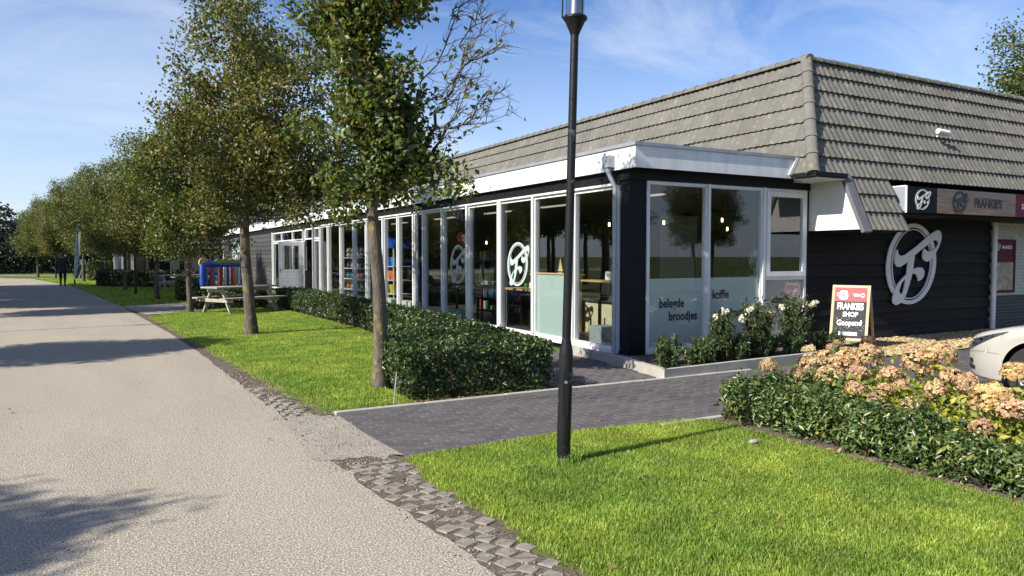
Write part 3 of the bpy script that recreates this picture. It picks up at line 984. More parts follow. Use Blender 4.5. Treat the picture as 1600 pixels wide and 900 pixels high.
pb = np.column_stack([rng.uniform(6.74, 7.06, 900), rng.uniform(8.6, 10.3, 900), np.full(900, 0.08)])
lm = leaf_mesh('pebbles', pb, np.tile([0, 0, 1.0], (900, 1)), 0.028, 0.9, fold=-0.25, jitter=0.5)
part('pebbles', lm, 'gravel', planter, kind='stuff')

struct('wood_chip_bed', sheet(jag([(10.3, 7.40), (12.3, 7.25), (14.0, 7.5), (17.3, 7.6), (17.3, 9.1), (10.3, 9.1)], 0.25, 0.03, 2), 0.012), 'sand')
ch = np.column_stack([rng.uniform(10.4, 17.2, 9000), rng.uniform(7.4, 9.05, 9000), np.full(9000, 0.02)])
lm = leaf_mesh('wood_chips', ch, np.tile([0, 0, 1.0], (9000, 1)), 0.045, 0.5, fold=0.1, jitter=0.5)
o = part('wood_chips', lm, 'sand')
o['kind'] = 'stuff'
o['label'] = 'pale wood chips spread along the black board wall'

# lawns
lawn1 = strip_in[::-1] + [(2.30, -2), (5.35, -2), (5.2, 2.5), (5.22, 5.3), (5.0, 5.46), (3.6, 5.61)]
lawn2 = jag([(1.95, 7.46), (1.86, 8.2), (1.72, 9.6), (1.52, 13.4), (1.30, 17), (0.95, 21.8)], 0.15, 0.035, 9) + [(1.6, 22.7), (2.6, 23.5), (3.8, 24.3), (4.7, 24.0), (4.95, 15.8), (4.7, 12.1), (4.0, 10.2), (3.0, 8.75), (2.92, 7.46)]
lawn3 = jag([(0.42, 27.2), (-0.45, 36.5), (-1.45, 46.2), (-4.2, 62)], 0.5, 0.06, 4) + [(-2, 66), (4, 60), (4, 45), (4.2, 28), (2.2, 27.5)]
lw = [struct('lawn', sheet(p, -0.002), 'earthgrass') for p in (lawn1, lawn2, lawn3)]
peb = np.vstack([np.column_stack([rng.uniform(1.45, 2.08, 900), rng.uniform(5.4, 7.6, 900)]), np.column_stack([rng.uniform(1.55, 2.1, 600), rng.uniform(2.0, 5.7, 600)]), np.column_stack([rng.uniform(1.4, 2.0, 900), rng.uniform(7.3, 11, 900)])])
peb = np.column_stack([peb, np.full(len(peb), 0.004)])
pm = leaf_mesh('loose_gravel', peb, np.tile([0, 0, 1.0], (len(peb), 1)), 0.017, 0.9, fold=-0.3, jitter=0.6)
o = part('loose_gravel', pm, 'gravel')
o['kind'] = 'stuff'
o['label'] = 'loose grit scattered along the road edge'
def grow(poly, dens, h, w, lean=0.45, near=None, label=None):
    q = sample_poly(poly, int(poly_area(poly) * dens))
    if near is not None:
        q = q[near(q)]
    o = part('grass', grass_mesh('grass', q, h, 0.0, w, lean), 'grass')
    o['kind'] = 'stuff'
    o['label'] = label
    return o
vis1 = [p for p in lawn1 if p[1] > 1.2] + [(2.25, 1.3), (5.3, 1.3), (5.2, 2.5), (5.22, 5.3), (5.0, 5.46), (3.6, 5.61)]
vis1 = strip_in[::-1][:-10] + [(2.2, 1.2), (5.3, 1.2), (5.2, 2.5), (5.22, 5.3), (5.0, 5.46), (3.6, 5.61)]
def thin1(q):                       # worn towards the paved verge
    e = np.interp(q[:, 1], [p[1] for p in strip_in], [p[0] for p in strip_in])
    return rng.random(len(q)) < np.clip((q[:, 0] - e) / 0.10, 0.12, 1) * np.clip((5.33 - q[:, 0]) / 0.2, 0.2, 1)
grow(vis1, 15500, 0.033, 0.0028, near=thin1, label='short bright green grass of the front lawn')
def thin2(q):
    e = np.interp(q[:, 1], [7.46, 8.2, 9.6, 13.4, 17, 21.8], [1.95, 1.86, 1.72, 1.52, 1.30, 0.95])
    ok = rng.random(len(q)) < np.clip((q[:, 0] - e) / 0.5, 0.05, 1) * np.clip(1.6 - (q[:, 1] - 9) / 11, 0.25, 1)
    return ok
grow(lawn2, 6200, 0.036, 0.0042, near=thin2, label='short green grass under the first trees')
grow(lawn3, 420, 0.06, 0.010, label='shaded green grass of the far verge')
# fallen leaves along the hedge foot and on the road
a_ = np.column_stack([rng.uniform(2.5, 4.75, 240), 7.50 + np.abs(rng.normal(0, 0.05, 240)), np.full(240, 0.02)])
b_ = np.column_stack([rng.uniform(-1.2, 5.0, 60), rng.uniform(3.2, 16, 60), np.full(60, 0.012)])
d_ = np.column_stack([rng.uniform(2.2, 5.1, 45), rng.uniform(2.6, 5.4, 45), np.full(45, 0.03)])
e_ = np.column_stack([rng.uniform(1.6, 4.5, 60), rng.uniform(8.0, 18, 60), np.full(60, 0.035)])
c_ = np.column_stack([rng.uniform(5.05, 5.3, 160), rng.uniform(2.3, 5.3, 160), np.full(160, 0.015)])
b_ = b_[(b_[:, 0] < 1.5) | (b_[:, 1] < 7)]
lf = np.vstack([a_, b_, c_, d_, e_])
lm = leaf_mesh('fallen_leaves', lf, np.tile([0, 0, 1.0], (len(lf), 1)), 0.036, 0.6, jitter=0.25)
o = part('fallen_leaves', lm, 'litter')
o['kind'] = 'stuff'
o['label'] = 'brown fallen leaves along the bed and hedge edges'

# ------------------------------------------------------------------ the shop
FX, FY = 7.10, 9.05                      # glass corner of the shop
END_Y = 52.4
shop = thing('shop_building', 'long white and black glass-fronted shop with grey tiled mansard roof', 'building', (FX, FY, 0))
def S(name, mb, m, **k):
    return part(name, mb, m, shop, **k)

# shell
S('floor_slab', MB().box(7.12, 14.4, 9.12, 36.2, -0.05, 0.055), 'floor')
S('ceiling', MB().box(7.14, 14.3, 9.12, 36.1, 2.80, 2.86), 'ceil')
S('back_wall', MB().box(13.95, 14.1, 9.3, 36.1, 0.055, 2.8), 'darkwall')
S('partition_wall', MB().box(7.2, 13.95, 36.0, 36.12, 0.055, 2.8), 'darkwall')
S('plinth', MB().box(7.07, 7.2, 9.02, 36.2, -0.1, 0.125).box(7.2, 11.1, 9.02, 9.15, -0.1, 0.125), 'black')
S('corner_post', MB().box(7.06, 7.30, 9.01, 9.25, 0.125, 2.97).box(7.30, 7.385, 9.02, 9.13, 0.125, 2.97).box(7.07, 7.17, 9.25, 9.265, 0.125, 2.97), 'black')
lin = S('lintel', MB().box(7.03, 7.2, 9.25, END_Y, 2.725, 2.965).box(7.03, 11.08, 8.98, 9.24, 2.79, 2.965), 'black')
# fascia boards in lengths with a zinc coping
fs = [8.75, 12.4, 16.4, 20.4, 24.4, 28.4, 32.4, 36.4, 40.4, 44.4, 48.4, END_Y]
for a, b in zip(fs[:-1], fs[1:]):
    S('fascia_board', MB().box(6.95, 6.985, a + (0.035 if a == 8.75 else 0.003), b - 0.003, 2.945, 3.272), 'white')
S('fascia_board', MB().box(6.95, 8.8, 8.75, 8.785, 2.945, 3.272), 'white')
S('fascia_board', MB().box(8.806, 10.62, 8.75, 8.785, 2.945, 3.272), 'white')
S('coping', MB().box(6.925, 7.02, 8.725, END_Y + .02, 3.274, 3.325).box(7.022, 10.6, 8.725, 8.82, 3.274, 3.325), 'coping')
S('eaves_soffit', MB().box(6.99, 7.03, 8.79, END_Y, 2.955, 2.975).box(7.03, 10.6, 8.79, 8.98, 2.955, 2.975), 'black')
S('flat_roof', MB().box(7.03, 10.9, 8.83, END_Y, 3.19, 3.22), 'underlay')

# glazing on the long side
def frame_bars(mb, u0, u1, z0, z1, w, place):
    place(mb, u0, u1, z0, z0 + w)
    place(mb, u0, u1, z1 - w, z1)
    place(mb, u0, u0 + w, z0 + w, z1 - w)
    place(mb, u1 - w, u1, z0 + w, z1 - w)
def pl_long(mb, u0, u1, z0, z1, d0=7.045, d1=7.125):
    mb.box(d0, d1, u0, u1, z0, z1)
Z0, Z1 = 0.13, 2.722
mul = [9.27, 10.54, 11.87, 13.20, 14.70, 16.10, 17.28, 17.95, 19.12, 20.3, 21.9, 23.2, 24.7, 26.3, 27.4]
for k in range(len(mul) - 1):
    a, b = mul[k], mul[k + 1]
    w = S('window', MB(), 'white') if False else None
    mb = MB()
    frame_bars(mb, a + 0.002, b - 0.002, Z0, Z1, 0.052, pl_long)
    wf = S('window', mb, 'white')
    part('pane', MB().box(7.083, 7.089, a + 0.05, b - 0.05, Z0 + 0.05, Z1 - 0.05), 'glass', wf)
    if k == 1:
        part('frosted_film', MB().box(7.0905, 7.0925, a + 0.054, b - 0.054, Z0 + 0.054, 1.29), 'frostl', wf)
        part('rail', MB().box(7.07, 7.12, a + 0.054, b - 0.054, 1.291, 1.315), 'oak', wf)
    # projecting mullion cap
    S('mullion', MB().box(7.005 if k not in (3, 8) else 6.99, 7.0445, b - (0.035 if k not in (2,) else 0.075), b + (0.035 if k != 2 else 0.075), Z0, Z1 + .001), 'white')
S('mullion', MB().box(7.005, 7.0445, 9.27, 9.325, Z0, Z1), 'white')
S('window_sill', MB().box(6.985, 7.06, 9.27, 27.4, 0.085, 0.128), 'white')
S('head_rail', MB().box(7.0, 7.044, 9.326, 27.4, Z1 + 0.0015, Z1 + 0.035), 'white')

# entrance
for (a, b) in ((27.45, 28.3), (29.77, 30.15), (30.2, 32.0), (32.05, 34.2), (34.25, 36.09)):
    mb = MB()
    frame_bars(mb, a, b, 0.1, 2.24, 0.06, pl_long)
    en = S('entrance_frame', mb, 'white')
    part('pane', MB().box(7.08, 7.086, a + 0.06, b - 0.06, 0.16, 2.18), 'glass', en)
for (a, b) in ((27.45, 28.3), (28.37, 29.69), (30.2, 32.0), (32.05, 34.2), (34.25, 36.09)):
    mb = MB()
    frame_bars(mb, a, b, 2.27, 2.70, 0.05, pl_long)
    tr = S('transom_window', mb, 'white')
    part('pane', MB().box(7.08, 7.086, a + 0.05, b - 0.05, 2.32, 2.65), 'glass', tr)
S('post', MB().box(7.0, 7.044, 28.31, 28.36, 0.1, 2.74).box(7.0, 7.044, 29.7, 29.76, 0.1, 2.74).box(7.0, 7.044, 36.1, 36.2, 0.1, 2.74), 'white')
def door_leaf(name, frm, W, label=None):
    """leaf in local (u along width, z, w thickness)"""
    mb = MB()
    def bx(u0, u1, z0, z1, w0=0.0, w1=0.05):
        c = [frm(u, z, w) for w in (w0, w1) for (u, z) in ((u0, z0), (u1, z0), (u1, z1), (u0, z1))]
        mb.add(c, [(0, 3, 2, 1), (4, 5, 6, 7), (0, 1, 5, 4), (1, 2, 6, 5), (2, 3, 7, 6), (3, 0, 4, 7)])
    bx(0, 0.13, 0.12, 2.18)
    bx(W - 0.13, W, 0.12, 2.18)
    bx(0.13, W - 0.13, 2.04, 2.18)
    bx(0.13, W - 0.13, 0.98, 1.08)
    bx(0.13, W - 0.13, 0.12, 0.2)
    d = S(name, mb, 'white', label=label)
    for k in range(6):
        mb = MB()
        bx(0.132, W - 0.132, 0.202 + k * 0.129, 0.202 + k * 0.129 + 0.122, 0.008, 0.04)
        part('board', mb, 'white', d)
    mb = MB()
    bx(0.132, W - 0.132, 1.082, 2.038, 0.022, 0.028)
    part('pane', mb, 'glass', d)
    mb = MB()
    u = W - 0.06
    mb.tube([frm(u, 1.05, -0.0), frm(u, 1.05, -0.05), frm(u - 0.12, 1.05, -0.05)], 0.012, 6)
    bx(u - 0.025, u + 0.025, 0.95, 1.15, -0.012, -0.001)
    part('handle', mb, 'steel', d)
    return d
door_leaf('door', lambda u, z, w: (7.04 - u, 30.2 + w, z), 0.94, 'white half-glazed door standing open against the path')
door_leaf('door', lambda u, z, w: (7.05 + w - 0.30 * u, 29.68 - u * 0.95, z), 1.3)

# black weatherboarding on the far end, sunlit grey put into its colour
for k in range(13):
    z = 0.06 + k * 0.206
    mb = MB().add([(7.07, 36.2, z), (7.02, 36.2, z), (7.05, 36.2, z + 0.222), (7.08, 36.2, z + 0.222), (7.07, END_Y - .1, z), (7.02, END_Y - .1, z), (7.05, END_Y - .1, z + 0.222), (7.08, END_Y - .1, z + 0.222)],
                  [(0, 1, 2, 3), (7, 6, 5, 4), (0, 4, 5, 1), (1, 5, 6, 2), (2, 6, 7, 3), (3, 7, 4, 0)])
    S('weatherboard', mb, 'sunlit_board')
S('wall', MB().box(7.09, 10.6, 36.22, END_Y - .05, 0, 2.72).box(7.09, 7.4, 36.13, 36.21, 0, 2.72).box(7.09, 10.9, END_Y - 0.048, END_Y + 0.1, 0, 3.15), 'black')

# end windows
def pl_end(mb, u0, u1, z0, z1, d0=9.0, d1=9.08):
    mb.box(u0, u1, d0, d1, z0, z1)
ZE = 2.79
ex = [7.385, 8.655, 9.93, 11.03]
for k in range(3):
    a, b = ex[k], ex[k + 1]
    mb = MB()
    frame_bars(mb, a + 0.002, b - 0.002, Z0, ZE - .002, 0.055, pl_end)
    if k == 2:
        pl_end(mb, a + 0.057, b - 0.057, 1.20, 1.262)
    wf = S('window', mb, 'white')
    if k < 2:
        part('pane', MB().box(a + 0.052, b - 0.052, 9.038, 9.044, Z0 + 0.05, ZE - 0.052), 'glass', wf)
        part('frosted_film', MB().box(a + 0.056, b - 0.056, 9.0455, 9.0475, Z0 + 0.056, 1.262), 'frost', wf)
    else:
        part('pane', MB().box(a + 0.056, b - 0.056, 9.038, 9.044, Z0 + 0.05, 1.2), 'glass', wf)
        part('frosted_film', MB().box(a + 0.056, b - 0.056, 9.0455, 9.0475, Z0 + 0.056, 1.199), 'frostp', wf)
        sm = MB()
        frame_bars(sm, a + 0.06, b - 0.06, 1.266, ZE - 0.06, 0.085, lambda m_, *q: pl_end(m_, *q, d0=8.968, d1=9.03))
        sash = part('sash', sm, 'white', wf)
        part('sash_pane', MB().box(a + 0.146, b - 0.146, 9.0, 9.006, 1.352, ZE - 0.146), 'glass', wf)
S('mullion', MB().box(8.63, 8.68, 8.965, 8.9995, Z0, ZE).box(9.9, 9.955, 8.965, 8.9995, Z0, ZE), 'white')
S('window_sill', MB().box(7.385, 11.03, 8.96, 9.03, 0.085, 0.128), 'white')
FE = lambda x0, z0: (lambda u, v, w: (x0 + u, 9.0365 - w, z0 + v))
for body, x0, z0, sz in (('belegde', 7.93, 0.80, 0.205), ('broodjes', 8.17, 0.59, 0.205), ('koffie', 8.99, 0.915, 0.205), ('frisdranken', 9.34, 0.60, 0.205), ('schepijs', 10.42, 0.80, 0.185)):
    S('lettering', text_mb(body, sz, FE(x0, z0), 0.0005, xs=0.82, bold=0.004), 'ink')

# white cheek, boarded black wall, brick end
slY = lambda z: 7.97 + (z - 2.07) * 0.44
S('roof_cheek', MB().prism([[(slY(2.07) + .03, 2.07), (9.05, 2.07), (9.05, 2.95), (slY(2.95) + .03, 2.95)]], lambda u, v, w: (11.1 + w, u, v), 0.06), 'whitewall')
S('wall', MB().box(11.04, 11.1, 9.02, 9.2, 0.0, 2.965).box(11.16, 17.1, 9.12, 9.2, 0.0, 3.6).box(11.16, 22, 9.2, 9.3, 0, 3.6), 'black')
for k in range(10):
    z = 0.04 + k * 0.238
    x_ = 11.101
    cuts = [x_, 13.6 + 0.7 * (k % 3), 17.06]
    for a, b in zip(cuts[:-1], cuts[1:]):
        mb = MB().add([(a, 9.10, z), (a, 9.045, z), (a, 9.085, z + 0.255), (a, 9.115, z + 0.255), (b - .003, 9.10, z), (b - .003, 9.045, z), (b - .003, 9.085, z + 0.255), (b - .003, 9.115, z + 0.255)],
                      [(0, 1, 2, 3), (7, 6, 5, 4), (0, 4, 5, 1), (1, 5, 6, 2), (2, 6, 7, 3), (3, 7, 4, 0)])
        S('weatherboard', mb, 'blackboard')
bw = S('brick_wall', MB().box(17.12, 22, 9.105, 9.195, 0, 2.6), 'mortar')
bk = [MB().bbox(-0.104, 0.104, -0.02, 0.03, -0.031, 0.031, 0.004).mesh('brick') for _ in range(2)]
for me_, mm in zip(bk, ('whitebrick', 'greybase')):
    fix_normals(me_)
    me_.materials.append(M[mm])
for r_ in range(33):
    z = 0.04 + r_ * 0.0735
    for c_i in range(8):
        piece('brick', bk[0] if z > 0.76 else bk[1], bw, (17.24 + c_i * 0.219 + (0.11 if r_ % 2 else 0), 9.10, z))

# tiled roof -------------------------------------------------------
SN = math.hypot(0.44, 1.0)
EXPO, TW = 0.352, 0.30
def tile_mesh(w=TW, n=13):
    a = np.linspace(0, w, n)
    h = 0.0115 * (1 + np.cos(2 * np.pi * a / 0.15 + np.pi))
    vs = [(x, 0, hh + 0.050) for x, hh in zip(a, h)] + [(x, 0.40, hh + 0.006) for x, hh in zip(a, h)] + [(x, 0.004, hh + 0.012) for x, hh in zip(a, h)]
    fs = []
    for k in range(n - 1):
        fs.append((k, k + 1, n + k + 1, n + k))
        fs.append((2 * n + k, 2 * n + k + 1, k + 1, k))
    fs += [(0, n, 2 * n), (n - 1, 3 * n - 1, 2 * n - 1)]
    return vs, fs
tv, tf = tile_mesh()
tme = bpy.data.meshes.new('roof_tile')
tme.from_pydata(tv, [], tf)
smooth(tme, 50)
tme.materials.append(M['tile'])
def slope_frame(o, a, u):
    a, u = Vector(a), Vector(u).normalized()
    n = a.cross(u)
    return Matrix(((a.x, u.x, n.x, o[0]), (a.y, u.y, n.y, o[1]), (a.z, u.z, n.z, o[2]), (0, 0, 0, 1)))
EZ = 3.0
end_o = (10.39, slY(EZ), EZ)                         # eave corner, end slope runs +X
F_end = slope_frame(end_o, (1, 0, 0), (0, 0.44, 1))
F_long = slope_frame((10.39, slY(EZ), EZ), (0, -1, 0), (0.44, 0, 1))
LEN = 2.2 * SN                                       # up-slope length to the ridge at z = 5.2
roof_end = S('roof_slope', MB().add([F_end @ Vector(p) for p in ((0, 0, -.01), (12, 0, -.01), (12, LEN, -.01), (0.97, LEN, -.01))], [(0, 1, 2, 3)]), 'underlay')
roof_long = S('roof_slope', MB().add([F_long @ Vector(p) for p in ((0, 0, -.01), (-44, 0, -.01), (-44, LEN, -.01), (-0.97, LEN, -.01))], [(0, 3, 2, 1)]), 'underlay')
S('roof_top', MB().add([(11.36, 9.35, 5.19), (22.4, 9.35, 5.19), (22.4, 52.4, 5.19), (11.36, 52.4, 5.19)], [(0, 1, 2, 3)]), 'underlay')
import bmesh as _bm
far_tiles = MB()
cut_left = 300 - 0
def put_tile(Fm, a0, u0, parent, sgn, single):
    """sgn +1: tile body runs from a0 to a0+TW along a; hip at a = sgn * 0.44/SN*u"""
    T = Fm @ Matrix.Translation((a0, u0, random.gauss(0, 0.0025)))
    hip = 0.44 / SN * u0
    hip_top = 0.44 / SN * (u0 + 0.40)
    lo, hi = (a0, a0 + TW)
    cut = (sgn > 0 and lo < hip_top) or (sgn < 0 and hi > -hip_top)
    if cut:
        b = _bm.new()
        b.from_mesh(tme)
        b.transform(T)
        _bm.ops.bisect_plane(b, geom=b.verts[:] + b.edges[:] + b.faces[:], plane_co=(10.39, slY(EZ), 0), plane_no=(1, -1, 0) if sgn > 0 else (-1, 1, 0), clear_inner=True)
        if len(b.faces):
            me = bpy.data.meshes.new('roof_tile')
            b.to_mesh(me)
            me.materials.append(M['tile'])
            part('roof_tile', me, None, parent)
        b.free()
        return
    if single:
        o = piece('roof_tile', tme, parent, T.translation)
        o.rotation_mode = 'QUATERNION'
        o.rotation_quaternion = T.to_quaternion()
    else:
        far_tiles.add([T @ Vector(p) for p in tv], tf)
for r_ in range(7):
    u0 = -0.03 + r_ * EXPO
    for c_i in range(0, 39):
        a0 = -0.02 + c_i * TW
        if a0 + TW < 0.44 / SN * u0:
            continue
        put_tile(F_end, a0, u0, roof_end, 1, c_i < 30)
for r_ in range(7):
    u0 = -0.03 + r_ * EXPO
    for c_i in range(0, 146):
        a0 = 0.02 - (c_i + 1) * TW
        if a0 > -0.44 / SN * u0:
            continue
        put_tile(F_long, a0, u0, roof_long, -1, c_i < 12 and r_ > 1)
me = far_tiles.mesh('roof_tiles')
smooth(me, 50)
part('roof_tiles', me, 'tile_isl', roof_long, kind='stuff')
# ridge and hip caps
def cap_mesh(L, r=0.105):
    mb = MB()
    vs, n = [], 9
    for (y, rr_) in ((0, r * 1.1), (0.06, r * 1.1), (0.065, r), (L, r * 0.97)):
        for i in range(n):
            t = math.pi * (i / (n - 1)) * 1.1 - 0.157
            vs.append((rr_ * math.cos(t), y, rr_ * math.sin(t) * 0.85))
    fs = [(k * n + i, k * n + i + 1, k * n + n + i + 1, k * n + n + i) for k in range(3) for i in range(n - 1)]
    fs += [tuple(range(n))]
    mb.add(vs, fs)
    me = mb.mesh('ridge_tile')
    smooth(me, 50)
    me.materials.append(M['tile'])
    return me
capm = cap_mesh(0.37)
def caps(p0, p1, name, parent, step=0.36):
    p0, p1 = Vector(p0), Vector(p1)
    d = (p1 - p0)
    k = int(d.length / step)
    q = d.normalized().to_track_quat('Y', 'Z')
    for i in range(k):
        o = piece(name, capm, parent, p0 + d * (i / k))
        o.rotation_mode = 'QUATERNION'
        o.rotation_quaternion = q
caps((10.33, 8.32, 2.99), (11.34, 9.33, 5.22), 'hip_tile', roof_end, 0.35)
caps((11.30, 9.36, 5.215), (21.5, 9.36, 5.215), 'ridge_tile', roof_end)
caps((11.36, 9.25, 5.215), (11.36, 30.2, 5.215), 'ridge_tile', roof_long)
# lower tile apron right of the cheek
apron = S('roof_slope', MB().add([(11.12, slY(2.07) + .01, 2.07), (12.38, slY(2.07) + .01, 2.07), (12.38, slY(3.0) + .01, 3.0), (11.12, slY(3.0) + .01, 3.0)], [(0, 1, 2, 3)]), 'underlay')
F_ap = slope_frame((11.2, slY(2.06), 2.06), (1, 0, 0), (0, 0.44, 1))
for r_ in range(3):
    for c_i in range(4):
        T = F_ap @ Matrix.Translation((-0.03 + c_i * TW, -0.02 + r_ * 0.345, 0))
        o = piece('roof_tile', tme, apron, T.translation)
        o.rotation_mode = 'QUATERNION'
        o.rotation_quaternion = T.to_quaternion()
S('verge_strip', MB().add([F_ap @ Vector(p) for p in ((-.125, -.06, .0), (.065, -.06, .0), (.065, 1.02, .0), (-.125, 1.02, .0), (-.125, -.06, .062), (.065, -.06, .072), (.065, 1.02, .072), (-.125, 1.02, .062))],
                        [(0, 3, 2, 1), (4, 5, 6, 7), (0, 1, 5, 4), (1, 2, 6, 5), (2, 3, 7, 6), (3, 0, 4, 7)]), 'verge')
S('canopy_soffit', MB().box(11.17, 12.4, 8.02, 9.04, 2.04, 2.06).box(12.4, 20.5, 8.16, 9.04, 2.36, 2.39), 'black')
S('apron_fascia', MB().box(12.385, 12.41, 8.12, 9.04, 2.061, 2.359), 'black')
# gutter at the eave corner
gt = S('gutter', MB().box(10.30, 11.10, 8.24, 8.33, 2.945, 3.02).box(10.30, 10.39, 8.331, 8.74, 2.945, 3.02).box(10.33, 11.08, 8.332, 8.37, 2.935, 2.98), 'black')
S('soffit', MB().box(10.36, 11.10, 8.28, 8.745, 2.912, 2.932).box(10.625, 11.10, 8.746, 9.0, 2.912, 2.932), 'whitewall')
S('verge_flashing', MB().add([(10.22, 8.74, 3.0), (10.30, 8.76, 3.0), (10.47, 8.76, 3.3), (10.40, 8.74, 3.3), (10.22, 8.72, 3.0), (10.30, 8.72, 3.0), (10.47, 8.72, 3.3), (10.40, 8.72, 3.3)],
                            [(0, 1, 2, 3), (7, 6, 5, 4), (0, 4, 5, 1), (1, 5, 6, 2), (2, 6, 7, 3), (3, 7, 4, 0)]), 'white')

# rainwater pipes
def downpipe(y, top=3.12, m='zinc', bottom=0.02, hopper=True):
    mb = MB()
    if hopper:
        mb.tube([(6.89, y, top - 0.14), (6.89, y, top - 0.2), (7.0, y - 0.03, top - 0.42), (7.0, y - 0.03, 2.3), (7.0, y - 0.03, bottom)], 0.042, 10)
    else:
        mb.tube([(6.92, y, top - 0.2), (7.0, y, top - 0.36), (7.0, y, bottom)], 0.042, 10)
    p = S('downpipe', mb, m, sm=40)
    if hopper:
        part('hopper', MB().box(6.83, 6.948, y - 0.085, y + 0.085, top - 0.13, top + 0.05), m, p)
    part('bracket', MB().lathe([(0.043, 0), (0.05, 0), (0.05, 0.03), (0.043, 0.03)], 10, (7.0, y - (0.03 if hopper else 0), 1.45)), m, p)
downpipe(9.34)
downpipe(17.6, hopper=False)
downpipe(28.33)
downpipe(END_Y - 0.25, m='white', hopper=False)
p_ = S('downpipe', MB().tube([(17.06, 8.99, 2.35), (17.06, 8.99, 0.02)], 0.055, 12), 'white', sm=40)
part('bracket', MB().lathe([(0.056, 0), (0.064, 0), (0.064, 0.03), (0.056, 0.03)], 12, (17.06, 8.99, 0.85)), 'white', p_)

# ------------------------------------------------------------------ round emblem (shared outline)
def ell(cx, cy, rx, ry, n=48, tilt=0.0, a0=0.0, a1=2 * math.pi):
    out = []
    for i in range(n):
        t = a0 + (a1 - a0) * i / n
        x, y = rx * math.cos(t), ry * math.sin(t)
        out.append((cx + x * math.cos(tilt) - y * math.sin(tilt), cy + x * math.sin(tilt) + y * math.cos(tilt)))
    return out
E_STROKE = [(118, 305), (126, 350), (150, 375), (190, 360), (300, 272), (420, 160), (480, 115), (510, 104), (535, 120), (548, 165), (542, 215), (525, 270), (500, 325), (470, 380), (440, 415), (405, 430), (372, 412), (358, 370), (365, 320), (382, 292), (392, 315), (420, 328), (450, 318), (495, 285), (516, 245), (508, 215), (480, 210), (440, 230), (360, 297), (285, 362), (279, 420), (272, 495), (262, 560), (240, 650), (215, 740), (190, 800), (150, 845), (115, 857), (85, 835), (82, 780), (100, 705), (135, 635), (185, 575), (208, 552), (215, 480), (222, 425), (190, 452), (150, 479), (118, 479), (97, 440), (94, 370), (105, 328)]
E_HOLE = [(192, 598), (160, 650), (142, 710), (148, 742), (172, 752), (185, 700), (200, 620)]
E_BAR = [(273, 502), (320, 485), (360, 490), (382, 525), (380, 570), (355, 610), (322, 625), (318, 590), (300, 556), (264, 546)]
def emblem(name, frame, m, parent=None, label=None, base=None):
    """frame maps (u, v, w) with u, v in -0.5..0.5"""
    fr = lambda x, y, w: frame((x - 290) / 520.0, (452 - y) / 812.0, w)
    t = parent if parent is not None else thing(name, label, 'emblem', base)
    part('ring', MB().prism([ell(268, 452, 240, 406, 56, 0.05), ell(268, 452, 203, 366, 56, 0.05)], fr, 0.004), m, t)
    part('inner_ring', MB().prism([ell(268, 452, 191, 352, 56, 0.05), ell(268, 452, 182, 342, 56, 0.05)], fr, 0.004), m, t)
    part('letter_stroke', MB().prism([E_STROKE, E_HOLE], lambda a, b, w: fr(a, b, w + 0.0045 if w else 0.0042), 0.004), m, t)
    part('letter_bar', MB().prism([E_BAR], lambda a, b, w: fr(a, b, 0.0047 + w), 0.004), m, t)
    return t
emblem('wall_emblem', lambda u, v, w: (14.24 + u * 1.76, 9.04 - w * 5, 1.46 + v * 1.62), 'emblem', None, 'large silver-grey looped letter F in an oval, mounted on the black board wall', (14.24, 9.04, 0.65))
emblem('window_sticker', lambda u, v, w: (7.0825 - w * .5, 12.52 - u * 0.88, 1.46 + v * 0.86), 'etch', None, 'pale oval letter F sticker on the glass beside the frosted pane', (7.08, 12.52, 1.03))
emblem('window_sticker', lambda u, v, w: (7.0825 - w * .5, 15.28 - u * 0.92, 1.43 + v * 0.89), 'etch', None, 'pale oval letter F sticker on the glass just below the red heart', (7.08, 15.28, 0.99))
emblem('wall_emblem', lambda u, v, w: (7.017 - w * 3, 46.9 - u * 3.2, 1.75 + v * 1.6), 'etch', None, 'pale oval letter F on the far sunlit weatherboards behind the second tree', (7.01, 46.9, 0.95))
# red heart
hp = [(16 * math.sin(t) ** 3 / 34, (13 * math.cos(t) - 5 * math.cos(2 * t) - 2 * math.cos(3 * t) - math.cos(4 * t)) / 31) for t in [2 * math.pi * i / 40 for i in range(40)]]
ht = thing('heart_sign', 'red heart shaped sign with white letters behind the shop window', 'sign', (7.2, 15.2, 1.83))
part('heart', MB().prism([hp], lambda u, v, w: (7.2 - w, 15.2 - u * 0.84, 2.02 + v * 0.40), 0.015), 'red', ht)
part('lettering', text_mb('ty', 0.26, lambda u, v, w: (7.183, 15.2 - u, 1.97 + v), 0, xs=1.25, bold=0.008), 'whiteink', ht)

# sign box over the entrance
SG = 8.06
sg = thing('shop_sign', 'long sign box with round emblem, plank print and maroon end under the tiled eave', 'sign', (12.45, SG, 2.39))
part('box', MB().box(12.47, 20.5, SG + 0.004, 8.42, 2.395, 2.86), 'signblack', sg)
part('side_panel', MB().box(12.462, 12.469, SG + 0.03, 8.415, 2.42, 2.85), 'coping', sg)
part('trim', MB().box(12.455, 12.475, SG - 0.004, SG + 0.026, 2.39, 2.87).box(12.455, 12.469, SG + 0.026, 8.42, 2.852, 2.875), 'white', sg)
part('panel', MB().box(12.478, 13.36, SG - 0.004, SG + 0.003, 2.405, 2.855), 'signblack', sg)
for k in range(4):
    part('panel', MB().box(13.362, 16.0 + 0.0, SG - 0.004, SG + 0.003, 2.405 + k * 0.1125, 2.405 + (k + 1) * 0.1125 - 0.0015), 'signwood' if k % 2 == 0 else 'signwood2', sg)
part('panel', MB().box(16.003, 20.5, SG - 0.004, SG + 0.003, 2.405, 2.855), 'maroon', sg)
emblem('emblem', lambda u, v, w: (12.93 + u * 0.46, SG - 0.005 - w, 2.635 + v * 0.37), 'whitewall', sg)
